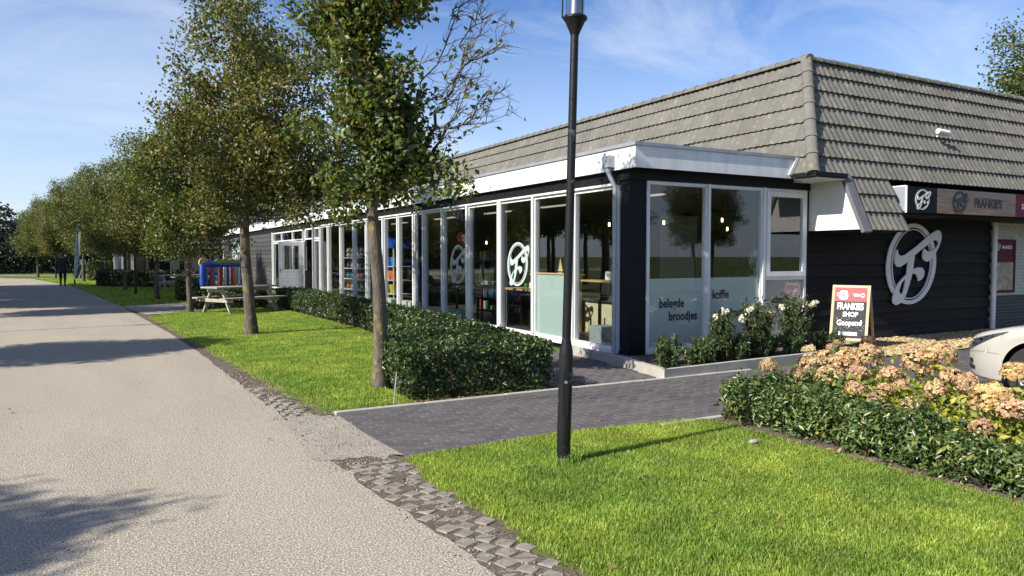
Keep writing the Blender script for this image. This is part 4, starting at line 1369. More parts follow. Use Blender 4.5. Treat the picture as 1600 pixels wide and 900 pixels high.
emblem('emblem', lambda u, v, w: (14.07 + u * 0.48, SG - 0.005 - w, 2.635 + v * 0.40), 'ink', sg)
FS = lambda x0, z0: (lambda u, v, w: (x0 + u, SG - 0.006, z0 + v))
part('lettering', text_mb("FRANKIE'S", 0.215, FS(15.02, 2.56), 0, xs=0.98, bold=0.012), 'ink', sg)
part('lettering', text_mb('shop', 0.24, FS(16.42, 2.56), 0, xs=0.85, bold=0.0), 'whiteink', sg)

# poster on the white brick
po = thing('wall_poster', 'framed maroon poster with a food picture on the white brick wall', 'poster', (17.2, 9.05, 0.8))
mb = MB()
frame_bars(mb, 17.16, 18.02, 0.80, 1.99, 0.06, lambda m_, *q: pl_end(m_, *q, d0=9.035, d1=9.068))
part('frame', mb, 'maroon', po)
part('print', MB().box(17.221, 17.959, 9.05, 9.068, 1.48, 1.929), 'maroon', po)
part('picture', MB().box(17.221, 17.959, 9.05, 9.068, 0.861, 1.478), 'food', po)
emblem('emblem', lambda u, v, w: (17.34 + u * 0.15, 9.0495 - w * .5, 1.82 + v * 0.16), 'whitewall', po)
part('lettering', text_mb("FRANKIE'S", 0.10, lambda u, v, w: (17.68 + u, 9.0485, 1.78 + v), 0, xs=0.9, bold=0.004), 'whiteink', po)

# security camera on the roof
cm = thing('security_camera', 'white bullet security camera fixed to the roof tiles above the sign', 'camera', (14.5, 8.84, 4.0))
part('body', MB().tube([(14.36, 8.66, 4.05), (14.62, 8.62, 4.02)], 0.045, 12), 'white', cm, sm=40)
part('hood', MB().tube([(14.33, 8.66, 4.065), (14.60, 8.62, 4.04)], 0.052, 12), 'white', cm, sm=40)
part('lens', MB().tube([(14.62, 8.62, 4.02), (14.632, 8.618, 4.018)], 0.035, 12), 'carblack', cm)
part('bracket', MB().tube([(14.45, 8.64, 4.03), (14.45, 8.72, 3.98), (14.45, 8.86, 3.97)], 0.018, 8), 'white', cm)

# ------------------------------------------------------------------ hedges and trees
hedge('hedge', 'dark clipped laurel hedge from the lamp post back along the shop front', [(2.86, 7.56), (4.74, 7.52), (5.0, 9.6), (5.3, 12.0), (5.7, 23.8), (4.75, 24.0), (4.9, 15.8), (4.62, 12.1), (3.95, 10.1), (2.98, 8.75)], 0.60, dens=1500, leaf=0.062, seed=0.4)
st_ = MB().tube([(2.72, 7.56, -0.02), (2.735, 7.55, 0.16), (2.76, 7.57, 0.36)], [0.009, 0.008, 0.006], 6)
solo('bare_stick', st_, 'wood', 'thin pale stick standing at the front corner of the laurel hedge', 'stick', base=(2.72, 7.56, 0))

# near trees
def lobe(off, z, r, wt, depth=0.0):       # offset along the picture's right, height, radii
    off = off * 0.9
    r = (r[0] * 0.8, r[1] * 0.8, r[2] * 0.9) if off < 0.8 else r
    return ((off * 0.875 + depth * 0.485, -off * 0.485 + depth * 0.875, z), r, wt)
crown1 = [lobe(0.10, 2.90, (0.72, 0.72, 0.50), 0.21), lobe(-0.36, 3.62, (0.55, 0.6, 0.45), 0.15, 0.1), lobe(0.02, 4.35, (0.68, 0.66, 0.62), 0.20), lobe(0.22, 5.35, (0.75, 0.75, 0.8), 0.22), lobe(-0.78, 4.55, (0.26, 0.3, 0.34), 0.045), lobe(0.42, 3.42, (0.42, 0.42, 0.36), 0.09, -0.1),
          lobe(0.95, 2.68, (0.32, 0.28, 0.10), 0.03), lobe(-0.52, 2.52, (0.26, 0.26, 0.12), 0.03), lobe(-0.75, 3.15, (0.2, 0.2, 0.12), 0.02, -0.15), lobe(1.12, 4.4, (0.62, 0.45, 1.05), 0.13), lobe(1.25, 3.5, (0.45, 0.3, 0.4), 0.045)]
def bare1(c):
    return c[0] * 0.875 - c[1] * 0.485 > 0.60 and c[2] > 3.0
tm1 = tree_meshes('bark', 'leafA', H=7.0, first=2.15, crown=crown1, ncl=330, nleaf=60, r0=0.092, lean=(-0.12, 0.10), leaf=0.084, spread=0.12, lumps=0.17, seed=11, bare=bare1)
plant_tree('street_tree', 'nearest slim tree with bare twigs on its right side, beside the laurel hedge', (2.96, 8.69, 0), tm1, 'leafA')
crown2 = [((-0.1, 0, 4.9), (1.85, 1.85, 2.5), 0.62), ((0.35, -0.2, 3.5), (1.85, 1.6, 0.9), 0.38)]
tm2 = tree_meshes('bark', 'leafB', H=7.6, first=2.25, crown=crown2, ncl=500, nleaf=80, r0=0.125, lean=(-0.2, 0.05), leaf=0.086, spread=0.15, lumps=0.33, seed=22)
plant_tree('street_tree', 'second tree of the row, full brownish green crown, in front of the picnic table', (2.62, 15.82, 0), tm2, 'leafB')
crown3 = [((0, 0, 4.5), (1.7, 1.7, 2.3), 0.6), ((0, 0, 3.1), (1.5, 1.5, 1.0), 0.4)]
tm3 = tree_meshes('bark', 'leafA', H=7.0, first=2.0, crown=crown3, ncl=380, nleaf=84, r0=0.095, lean=(0.1, 0.05), leaf=0.095, spread=0.2, lumps=0.36, seed=33)
tm4 = tree_meshes('bark', 'leafB', H=6.8, first=2.0, crown=crown3, ncl=380, nleaf=84, r0=0.10, lean=(-0.1, 0.1), leaf=0.095, spread=0.2, lumps=0.36, seed=44)
row_g = 'trees in the row along the verge'
rowt = [((2.13, 22.9, 0), tm3, 0.4, 0.86, 'third tree of the row, pale trunk left of the picnic table'),
        ((1.69, 30.2, 0), tm4, 2.1, 0.88, 'fourth tree of the row, dark trunk beside the side path'),
        ((0.85, 38.5, 0), tm3, 3.3, 0.92, 'fifth tree of the row, thin dark trunk by the second lamp post'),
        ((0.1, 46.0, 0), tm4, 4.6, 0.96, 'sixth tree of the row, trunk in front of the clipped dark hedge'),
        ((-1.15, 54.0, 0), tm3, 5.3, 1.0, 'seventh tree of the row, dark trunk beside the green panel'),
        ((-2.7, 61.5, 0), tm4, 1.2, 0.97, 'eighth tree of the row, behind the walking person'),
        ((-4.4, 66.5, 0), tm3, 2.2, 0.9, 'last tree of the row, slim trunk at the bend of the road')]
for loc, tm, rz, s, lab in rowt:
    plant_tree('street_tree', lab, loc, tm, None, row_g, rz, s)
# the other side of the road: out of frame, they throw the shadows on the road
crown6 = [((0, 0, 4.0), (1.35, 1.35, 2.0), 0.6), ((0, 0, 4.6), (0.8, 0.8, 2.0), 0.4)]
tm6 = tree_meshes('bark', 'leafA', H=6.6, first=1.9, crown=crown6, ncl=480, nleaf=130, r0=0.10, leaf=0.11, spread=0.2, lumps=0.3, seed=66)
left_g = 'trees on the far side of the road'
for loc, tm, rz, s, lab in [((-8.3, 4.35, 0), tm6, 0.3, 0.95, 'tree left of the frame whose crown tip shades the near road'),
                            ((-6.0, 14.0, 0), tm6, 1.3, 0.92, 'tree left of the frame shading the middle of the road'),
                            ((-4.75, 24.6, 0), tm4, 2.6, 1.12, 'tree on the left road edge with a few leaf tips showing'),
                            ((-6.6, 31.0, 0), tm6, 0.9, 1.3, 'tree left of the frame shading the road before the bend'),
                            ((-7.2, 36.0, 0), tm6, 4.2, 1.35, 'tree left of the frame shading the road beside the walker'),
                            ((-8.4, 41.0, 0), tm6, 5.4, 1.35, 'tree left of the frame shading the road by the flag'),
                            ((-6.2, 28.0, 0), tm6, 3.9, 1.2, 'tree left of the frame behind the one with leaf tips showing'),
                            ((-7.0, 33.6, 0), tm6, 2.9, 1.3, 'tree left of the frame between two others along the far kerb'),
                            ((-7.9, 38.6, 0), tm6, 1.9, 1.35, 'tree left of the frame opposite the low dark hedge'),
                            ((-9.0, 44.0, 0), tm6, 0.7, 1.35, 'tree left of the frame just before the walker'),
                            ((-9.6, 29.5, 0), tm6, 0.2, 1.45, 'unseen tree added as a second shadow row, first from the viewer'),  # second row, unseen, added to make the far road shadow solid
                            ((-10.0, 34.8, 0), tm6, 1.1, 1.5, 'unseen tree added as a second shadow row, second from the viewer'),
                            ((-10.6, 39.8, 0), tm6, 2.4, 1.5, 'unseen tree added as a second shadow row, third from the viewer'),
                            ((-9.4, 46.8, 0), tm4, 3.4, 1.0, 'tree left of the frame nearest the bend')]:
    plant_tree('street_tree', lab, loc, tm, None, left_g, rz, s)
# tree over the roof at the right
crown5 = [((0, 0, 6.6), (2.6, 2.6, 3.4), 0.6), ((0.5, 0.2, 4.6), (2.4, 2.4, 1.6), 0.4)]
tm5 = tree_meshes('bark', 'leafC', H=10.2, first=3.0, crown=crown5, ncl=300, nleaf=90, r0=0.17, leaf=0.12, spread=0.33, seed=55)
plant_tree('garden_tree', 'light green tree rising behind the roof at the right edge', (27.6, 12.8, 0), tm5, 'leafC')
# trees behind the viewer, seen only as reflections in the glass
refl_g = 'trees across the car park'
for loc, tm, rz, s, lab in [((18.5, -7.5, 0), tm2, 0.4, 1.0, 'nearest leafy tree across the car park, mirrored in the end windows'), ((27, -11, 0), tm2, 2.2, 0.95, 'middle leafy tree across the car park, mirrored in the end windows'), ((34, -17, 0), tm2, 4.0, 1.1, 'farthest leafy tree across the car park, mirrored in the end windows')]:
    plant_tree('garden_tree', lab, loc, tm, None, refl_g, rz, s)
# far hedges and wood
hedge('hedge', 'glossy rounded laurel bush left of the picnic table and third tree', [(2.35, 24.0), (4.4, 23.6), (4.7, 26.5), (3.1, 26.8), (2.3, 25.6)], 0.55, dens=500, leaf=0.10, seed=1.3, top_bump=0.12)
hedge('hedge', 'small laurel bush beside the fourth tree and side path', [(2.25, 28.2), (3.3, 28.0), (3.5, 30.2), (2.35, 30.4)], 0.8, dens=450, leaf=0.11, seed=2.3, top_bump=0.12)
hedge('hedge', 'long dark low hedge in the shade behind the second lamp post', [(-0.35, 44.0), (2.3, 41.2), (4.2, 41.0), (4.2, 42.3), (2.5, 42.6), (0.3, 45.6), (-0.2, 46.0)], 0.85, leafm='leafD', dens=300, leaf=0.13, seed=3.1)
hedge('hedge', 'clipped upright yellowish green hedge block beside the green panel', [(-0.95, 54.8), (0.0, 54.4), (0.6, 62), (-0.4, 62)], 1.25, leafm='leafC', dens=260, leaf=0.13, seed=4.4)
wood = []
gz = np.random.default_rng(5)
for k in range(58):
    t = k / 57
    x = -34 + 46 * t + gz.normal(0, 1)
    y = 92 - 6 * t + gz.normal(0, 3)
    hh = gz.uniform(4.5, 7.5) * (1.0 if x < -9 else 0.85)
    r = gz.uniform(1.6, 2.6)
    m = 1500
    d = unit(gz.normal(0, 1, (m, 3))) * (gz.uniform(0.1, 1, m) ** 0.4)[:, None]
    wood.append(np.array([x, y, hh * 0.52]) + d * np.array([r, r, hh * 0.5]))
for k in range(44):
    t = k / 43
    x, y = 64 + 8 * math.sin(t * 3) + gz.normal(0, 2), -30 + 100 * t + gz.normal(0, 1.5)
    hh, r = gz.uniform(5, 9), gz.uniform(2.0, 3.2)
    m = 900
    d = unit(gz.normal(0, 1, (m, 3))) * (gz.uniform(0.1, 1, m) ** 0.4)[:, None]
    wood.append(np.array([x, y, hh * 0.5]) + d * np.array([r, r, hh * 0.5]))
wood = np.vstack(wood)
nb = len(wood)
lm = leaf_mesh('far_wood', wood, np.column_stack([gz.normal(0, .8, nb), gz.normal(-.2, .8, nb), gz.normal(.4, .6, nb)]), 0.34, 0.7, jitter=0.5)
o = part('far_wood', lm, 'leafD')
tag(o, 'dark wooded belt closing the view at the end of the road', 'wood', None, 'stuff')
hb = []
for k in range(26):
    x = -30 + 27 * k / 25
    m = 900
    d = unit(gz.normal(0, 1, (m, 3))) * (gz.uniform(0.3, 1, m) ** 0.4)[:, None]
    hb.append(np.array([x, 83.5 - 3 * k / 25, 1.5]) + d * np.array([1.1, 0.9, 1.5]))
hb = np.vstack(hb)
lm = leaf_mesh('far_hedge', hb, np.column_stack([gz.normal(0, .5, len(hb)), gz.normal(-.7, .5, len(hb)), gz.normal(.4, .5, len(hb))]), 0.25, 0.6)
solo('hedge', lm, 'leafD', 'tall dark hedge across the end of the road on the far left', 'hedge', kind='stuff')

# ------------------------------------------------------------------ lamp posts
def make_lamp():
    t = thing('street_lamp', '', 'street lamp', (0, 0, 0), 0, 'black lamp posts along the road')
    b = part('base_sleeve', MB().lathe([(0.054, -0.1), (0.054, 0.02), (0.0545, 0.86), (0.052, 0.90), (0.036, 0.985), (0.0345, 1.0)], 24), 'lamp', t, local=True, sm=40)
    part('foot_band', MB().lathe([(0.0552, 0.0), (0.0556, 0.03), (0.0552, 0.055)], 24), 'verge', b, local=True, sm=40)
    part('access_door', MB().prism([[(-0.022, 0.40), (0.022, 0.40), (0.022, 0.74), (-0.022, 0.74)]], lambda u, v, w: (-0.0265 + u * 0.87, -0.0465 - u * 0.48 - w, v), 0.004), 'lamp', b, local=True)
    part('lock', MB().tube([(-0.026, -0.045, 0.66), (-0.030, -0.056, 0.66)], 0.012, 10), 'zinc', b, local=True)
    part('pole', MB().lathe([(0.0345, 1.0), (0.033, 2.0), (0.0305, 3.37)], 20), 'lamp', t, local=True, sm=40)
    hd = part('lantern_base', MB().lathe([(0.034, 3.355), (0.038, 3.37), (0.075, 3.455), (0.092, 3.475), (0.092, 3.492), (0.06, 3.50)], 24), 'lamp', t, local=True, sm=30)
    part('lantern_glass', MB().lathe([(0.074, 3.50), (0.078, 3.93)], 24), 'lampglass', t, local=True, sm=60)
    part('reflector', MB().lathe([(0.048, 3.50), (0.044, 3.60), (0.044, 3.92)], 16), 'steel', t, local=True, sm=40)
    for a in (0.5, 2.6, 4.7):
        c, s = math.cos(a) * 0.098, math.sin(a) * 0.098
        part('rod', MB().tube([(c * 0.9, s * 0.9, 3.48), (c, s, 3.485), (c, s, 3.93)], 0.006, 6), 'lamp', t, local=True)
    part('lantern_roof', MB().lathe([(0.112, 3.93), (0.115, 3.95), (0.06, 4.02), (0.02, 4.06), (0.012, 4.09)], 24), 'lamp', t, local=True, sm=30)
    return t
lamp0 = make_lamp()
lamp0.location = (3.1, 4.77, 0)
lamp0.scale = (1, 1, 0.985)
lamp0.rotation_euler = (R(0.4), R(1.35), 0)
lamp0['label'] = 'black lamp post on the front lawn, nearest one, with scuffed foot'
for loc, rot, lab in [((1.13, 34.3, 0), (0, 0, 0), 'black lamp post on the verge between the fourth and fifth trees'),
                      ((-2.95, 60.5, 0), (0, R(0.5), 0), 'farthest black lamp post at the bend, left of the walking person'),
                      ((-3.85, 18.85, 0), (0, 0, 0), 'black lamp post on the left road edge whose shadow crosses the road')]:
    c = copy_tree(lamp0)
    c.location = loc
    c.rotation_euler = rot
    c['label'] = lab

tq = np.column_stack([3.1 + rng.normal(0, 0.06, 420), 4.77 + rng.normal(0, 0.06, 420)])
o = part('grass', grass_mesh('grass', tq, 0.075, 0.0, 0.003, 0.35), 'grass')
tag(o, 'longer grass tuft round the foot of the nearest lamp post', None, None, 'stuff')
# small pale stone in the grass
solo('loose_stone', MB().lathe([(0.02, 0.0), (0.034, 0.008), (0.036, 0.02), (0.022, 0.034)], 8), 'kerb', 'small pale stone lying on the lawn near the flower bed', 'stone', base=None).location = (4.83, 4.45, 0.02)
bpy.data.objects['loose_stone'].scale = (1.5, 0.8, 0.9)

# ------------------------------------------------------------------ flower bed
struct('bed_soil', sheet([(5.13, 0.6), (5.16, 2.5), (5.2, 5.38), (7.05, 5.4), (7.05, 0.6)], 0.006), 'soil')
struct('car_park', sheet([(7.06, -3), (7.06, 4.99), (22, 4.99), (22, -3)], -0.007), 'brick_isl')
hedge('hedge', 'low leafy green hedge at the left end of the hydrangea bed by the path', [(5.26, 3.3), (5.66, 3.3), (5.68, 4.75), (6.9, 4.8), (6.95, 5.3), (5.32, 5.34)], 0.38, leafm='bedleaf', dens=3400, leaf=0.055, seed=5.2, top_bump=0.13, side_bump=0.10, width=0.42)
hedge('hedge', 'low leafy green hedge along the lawn at the lower right edge of the picture', [(5.25, 1.0), (5.64, 0.95), (5.66, 3.28), (5.25, 3.28)], 0.29, leafm='bedleaf', dens=3600, leaf=0.055, seed=6.2, top_bump=0.12, side_bump=0.10, width=0.42)

def g_pix(px, py, z):
    x, y = (px - 800) / FPX, -(py - 450) / FPX
    f = Vector((math.sin(YAW) * math.cos(PITCH), math.cos(YAW) * math.cos(PITCH), -math.sin(PITCH)))
    r = Vector((math.cos(YAW), -math.sin(YAW), 0))
    d = f + x * r + y * r.cross(f)
    return Vector((0, 0, CAM_H)) + d * ((z - CAM_H) / d.z)

def on_x(px, py, X):
    d = g_pix(px, py, 1.0) - Vector((0, 0, CAM_H))
    return Vector((0, 0, CAM_H)) + d * (X / d.x)

def bloom_mesh(m, seed):
    g = np.random.default_rng(seed)
    n = 420
    d = unit(g.normal(0, 1, (n, 3)))
    d[:, 2] = np.where(d[:, 2] < -0.5, -d[:, 2], d[:, 2])
    rr_ = 1 + 0.12 * np.sin(d[:, 0] * 5 + seed) * np.sin(d[:, 1] * 6) + g.normal(0, 0.06, n)
    p = d * rr_[:, None] * np.array([1, 1, 0.86]) + np.array([0, 0, 0.12])
    me = leaf_mesh('bloom', p, d, 0.30, 0.95, fold=0.12, jitter=0.35)
    core = leaf_mesh('x', p * 0.8, d, 0.3, 0.95, jitter=0.3)
    bpy.data.meshes.remove(core)
    me.materials.append(M[m])
    return me
BL = {k: [bloom_mesh(k, 3 + i * 7) for i in range(2)] for k in ('bloom', 'bloomp', 'bloomy', 'bloomd')}
heads = [(1200, 573, 13, .50, 'bloom'), (1266, 573, 20, .72, 'bloom'), (1246, 588, 15, .66, 'bloom'), (1323, 571, 27, .76, 'bloom'), (1358, 560, 22, .80, 'bloom'), (1298, 592, 24, .68, 'bloom'), (1336, 611, 17, .62, 'bloomp'), (1289, 562, 15, .74, 'bloom'),
         (1434, 570, 27, .86, 'bloom'), (1470, 556, 22, .90, 'bloom'), (1391, 588, 17, .78, 'bloomp'), (1383, 613, 14, .68, 'bloomp'), (1462, 613, 18, .74, 'bloom'), (1485, 593, 20, .80, 'bloom'), (1512, 601, 18, .80, 'bloomp'), (1549, 628, 30, .80, 'bloomy'),
         (1582, 645, 24, .78, 'bloomp'), (1421, 660, 17, .58, 'bloomp'), (1425, 635, 16, .64, 'bloom'), (1370, 626, 15, .62, 'bloomp'), (1590, 586, 22, .86, 'bloomy'), (1534, 671, 18, .60, 'bloomp'), (1298, 544, 8, .86, 'bloomp'), (1308, 537, 7, .88, 'bloomp'),
         (1386, 641, 10, .58, 'bloomp'), (1357, 536, 12, .88, 'bloomd'), (1340, 585, 15, .74, 'bloomp'), (1408, 604, 12, .74, 'bloomp'), (1345, 640, 11, .56, 'bloomp')]
hyd = [((6.05, 4.6), 'hydrangea bush with orange-pink heads at the left end of the bed'), ((6.15, 4.15), 'hydrangea bush with tall peach heads in front of the chalkboard'), ((6.1, 3.7), 'yellow-leaved hydrangea bush in the middle of the bed'),
       ((5.95, 2.95), 'hydrangea bush with large straw coloured heads at the right edge'), ((6.4, 3.35), 'hydrangea bush in front of the car bumper')]
hroot = [thing('hydrangea', lab, 'flower bush', (p[0], p[1], 0), 0, 'hydrangeas in the bed') for p, lab in hyd]
hst = [MB() for _ in hyd]
hlf = [[] for _ in hyd]
for i, (px, py, pr, z, mm) in enumerate(heads):
    c = on_x(px, py, 5.68 + 0.78 * min(1, max(0, (645 - py) / 105)))
    k = min(range(5), key=lambda j: (c.x - hyd[j][0][0]) ** 2 + (c.y - hyd[j][0][1]) ** 2)
    dep = c.x * math.sin(YAW) + c.y * math.cos(YAW)
    o = piece('bloom', BL[mm][i % 2], hroot[k], c, (random.gauss(0, .2), random.gauss(0, .2), random.uniform(0, 6)), None)
    s = pr * dep / FPX * 0.93
    o.scale = (s, s, s * random.uniform(0.9, 1.08))
    r0 = Vector((hyd[k][0][0], hyd[k][0][1], 0))
    hst[k].tube([r0 + Vector((random.gauss(0, .05), random.gauss(0, .05), 0)), r0.lerp(c, 0.5) + Vector((0, 0, 0.06)), c], [0.007, 0.005, 0.004], 5)
    for _ in range(26):
        hlf[k].append((c.x + random.gauss(0, 0.09), c.y + random.gauss(0, 0.09), c.z - abs(random.gauss(0.12, 0.12))))
yl = []
for _ in range(900):
    if random.random() < 0.72:
        px, py = random.gauss(1445, 46), random.gauss(632, 30)
    else:
        px, py = random.gauss(1585, 22), random.gauss(672, 26)
    yl.append(tuple(on_x(px, py, 5.72 + 0.5 * min(1, max(0, (660 - py) / 90)) + random.uniform(0, 0.12))))
for p in yl:
    k = min(range(5), key=lambda j: (p[0] - hyd[j][0][0]) ** 2 + (p[1] - hyd[j][0][1]) ** 2)
    if p[2] > 0.1:
        hlf[k].append(p)
for k, (p, lab) in enumerate(hyd):
    for _ in range(520):
        hlf[k].append((p[0] + random.gauss(0, 0.2), p[1] + random.gauss(0, 0.24), random.uniform(0.12, 0.52)))
    P = np.array(hlf[k])
    P[:, 2] = np.maximum(P[:, 2], 0.08)
    P = P[(P[:, 0] > 5.66) & (P[:, 1] < 4.95)]
    nn = np.column_stack([rng.normal(-.2, .5, len(P)), rng.normal(-.25, .5, len(P)), rng.normal(.8, .35, len(P))])
    part('leaves', leaf_mesh('leaves', P, nn, 0.062, 0.55, fold=0.14, jitter=0.3), 'hydleaf' if k in (1, 2, 3) else 'bedleaf', hroot[k], kind='stuff')
    part('stems', hst[k], 'stem', hroot[k])

# planter shrubs: low evergreens with white oleanders between
def shrub(name, label, x, y, h, spread, nst, leaf, lw, m, cat='shrub', group=None, z0=0.07, flowers=()):
    t = thing(name, label, cat, (x, y, z0), 0, group)
    st, P, Nn = MB(), [], []
    for _ in range(nst):
        a = random.uniform(0, 6.283)
        r = spread * random.random() ** 0.6
        e = Vector((x + r * math.cos(a), y + r * math.sin(a), z0 + h * random.uniform(0.55, 1.0)))
        b = Vector((x + r * 0.3 * math.cos(a), y + r * 0.3 * math.sin(a), z0))
        st.tube([b, b.lerp(e, 0.5), e], [0.006, 0.0045, 0.003], 4, cap=False)
        for k in range(30):
            q = b.lerp(e, random.uniform(0.12, 1.03))
            P.append((q.x + random.gauss(0, leaf * 0.35), q.y + random.gauss(0, leaf * 0.35), q.z))
            Nn.append((random.gauss(0, 0.8), random.gauss(-0.2, 0.8), 0.5))
    me = leaf_mesh('leaves', np.array(P), np.array(Nn), leaf, lw, droop=-1.1, jitter=0.3)
    part('leaves', me, m, t, kind='stuff')
    part('stems', st, 'stem', t)
    for (fx, fy, fz, fr) in flowers:
        q = np.array([fx, fy, fz]) + rng.normal(0, fr * 0.6, (46, 3))
        part('flower', leaf_mesh('flower', q, q - np.array([fx, fy, fz - fr]), 0.05, 0.85, fold=0.1, jitter=0.4), 'oflower', t)
        st2 = MB().tube([(x, y, z0 + h * 0.4), (fx, fy, fz - 0.01)], [0.005, 0.003], 4)
        part('flower_stalk', st2, 'stem', t)
    return t
og = 'low evergreen shrubs in the planter'
for k, (x, y) in enumerate([(6.78, 7.78), (7.05, 8.05), (7.32, 7.82), (7.62, 7.95), (7.9, 8.12), (8.2, 7.9), (8.5, 8.1), (8.8, 7.95), (9.1, 8.1), (9.42, 7.95), (9.7, 8.15)]):
    nm = ['first', 'second', 'third', 'fourth', 'fifth', 'sixth', 'seventh', 'eighth', 'ninth', 'tenth', 'last'][k]
    shrub('box_shrub', nm + ' low evergreen shrub of the planter row, counted from the shop corner', x, y, 0.36 + random.uniform(-.05, .08), 0.21, 34, 0.062, 0.36, 'oleaf', 'shrub', og)
def fl(px, py, y, r=0.05):
    d = g_pix(px, py, 1.0) - Vector((0, 0, CAM_H))
    p = Vector((0, 0, CAM_H)) + d * (y / d.y)
    return (p.x, p.y, p.z, r)
shrub('oleander', 'upright oleander nearest the shop corner with few white flowers', 7.92, 7.95, 0.74, 0.2, 46, 0.085, 0.2, 'oleaf', 'flower bush', None, flowers=[fl(1118, 494, 7.9, .025), fl(1133, 488, 7.9, .035)])
shrub('oleander', 'middle oleander with the large white flower cluster before the window lettering', 8.72, 8.0, 0.90, 0.25, 60, 0.085, 0.2, 'oleaf', 'flower bush', None, flowers=[fl(1160, 497, 8.0, .045), fl(1172, 484, 8.0, .04), fl(1190, 486, 8.0, .055), fl(1197, 498, 8.0, .05), fl(1204, 488, 8.0, .04)])
shrub('oleander', 'right oleander with white flowers beside the chalkboard', 9.6, 8.05, 0.95, 0.27, 60, 0.085, 0.2, 'oleaf', 'flower bush', None, flowers=[fl(1245, 502, 8.05, .045), fl(1262, 478, 8.05, .045), fl(1272, 474, 8.05, .035), fl(1222, 480, 8.05, .03)])
shrub('box_shrub', 'dark evergreen shrub at the foot of the chalkboard', 10.35, 8.0, 0.42, 0.3, 40, 0.07, 0.36, 'oleaf', 'shrub', None, z0=0.0)

# ------------------------------------------------------------------ chalkboard
cb = thing('chalkboard_sign', 'wooden A-frame chalkboard reading FRANKIES SHOP Geopend by the black wall', 'sign', (11.28, 8.32, 0.0), R(-66))
LEAN = 0.22
W2, HB = 0.31, 1.13
fr = lambda u, v, w: (u, v * math.sin(LEAN) - w * math.cos(LEAN), v * math.cos(LEAN) + w * math.sin(LEAN))
def lb(u0, u1, v0, v1, w0, w1):
    c = [fr(u, v, w) for w in (w0, w1) for (u, v) in ((u0, v0), (u1, v0), (u1, v1), (u0, v1))]
    return MB().add(c, [(0, 3, 2, 1), (4, 5, 6, 7), (0, 1, 5, 4), (1, 2, 6, 5), (2, 3, 7, 6), (3, 0, 4, 7)])
for a, b, c, d in ((-W2, -W2 + 0.045, 0, HB), (W2 - 0.045, W2, 0, HB), (-W2 + .046, W2 - .046, HB - 0.045, HB), (-W2 + .046, W2 - .046, 0.15, 0.195)):
    part('frame_rail', lb(a, b, c, d, -0.012, 0.012), 'palewood', cb, local=True)
part('chalkboard', lb(-W2 + .046, W2 - .046, 0.196, 0.84, -0.006, 0.004), 'chalk', cb, local=True)
part('printed_header', lb(-W2 + .046, W2 - .046, 0.841, HB - .046, -0.006, 0.005), 'red', cb, local=True)
tf_ = lambda x0, v0, rot=0: (lambda u, v, w: fr(x0 + u * math.cos(rot) - v * math.sin(rot), v0 + v * math.cos(rot) + u * math.sin(rot), 0.0065))
part('lettering', text_mb('FRANKIES', 0.165, tf_(0.0, 0.70), 0, xs=0.60, bold=0.006), 'whiteink', cb, local=True)
part('lettering', text_mb('SHOP', 0.115, tf_(0.01, 0.575), 0, xs=0.86, bold=0.004), 'whiteink', cb, local=True)
part('lettering', text_mb('Geopend', 0.135, tf_(0.0, 0.42, 0.02), 0, xs=0.80, bold=0.004), 'whiteink', cb, local=True)
part('mug_print', MB().prism([[(-.19, .90), (-.17, .875), (-.07, .875), (-.05, .90), (-.045, .94), (-.055, 1.0), (-.075, 1.035), (-.16, 1.035), (-.185, 1.0)], [(-.14, .93), (-.11, .93), (-.11, .97), (-.14, .97)]], lambda u, v, w: fr(u, v, 0.006 + w), 0.001), 'whiteink', cb, local=True)
part('mug_print', MB().prism([ell(-0.205, 0.96, .03, .033, 16), ell(-0.205, 0.96, .016, .019, 16)], lambda u, v, w: fr(u, v, 0.0058 + w), 0.001), 'whiteink', cb, local=True)
part('mug_print', MB().prism([ell(0.19, 0.955, .036, .036, 16), ell(0.19, 0.955, .022, .022, 16)], lambda u, v, w: fr(u, v, 0.006 + w), 0.001), 'whiteink', cb, local=True)
part('mug_print', lb(0.03, 0.14, 0.965, 0.98, 0.006, 0.007).add(lb(0.05, 0.14, 0.935, 0.95, 0.006, 0.007).v, [(0, 3, 2, 1), (4, 5, 6, 7)]), 'whiteink', cb, local=True)
dots = MB()
for _ in range(46):
    u, v = random.uniform(-.24, .24), random.uniform(.22, .56)
    dots.prism([[(u, v), (u + .012, v + .004), (u + .010, v + .011)]], lambda a, b, w: fr(a, b, .0055 + w), .0006)
part('chalk_marks', dots, 'whiteink', cb, local=True, kind='stuff')
part('ledge', lb(-0.16, 0.14, 0.24, 0.30, 0.0045, 0.012), 'coping', cb, local=True)
top = fr(0, HB, 0)
for sx in (-W2 + 0.022, W2 - 0.022):
    part('back_leg', MB().beam((sx, top[1] + 0.02, top[2]), (sx, top[1] + 0.42, 0.0), 0.04, 0.024, (0, 1, 0)), 'palewood', cb, local=True)
part('stay_chain', MB().tube([(W2 - 0.02, fr(0, .42, 0)[1], .42), (W2 - .02, top[1] + 0.2, .40), (W2 - 0.02, top[1] + 0.27, .42)], 0.006, 5), 'steel', cb, local=True)

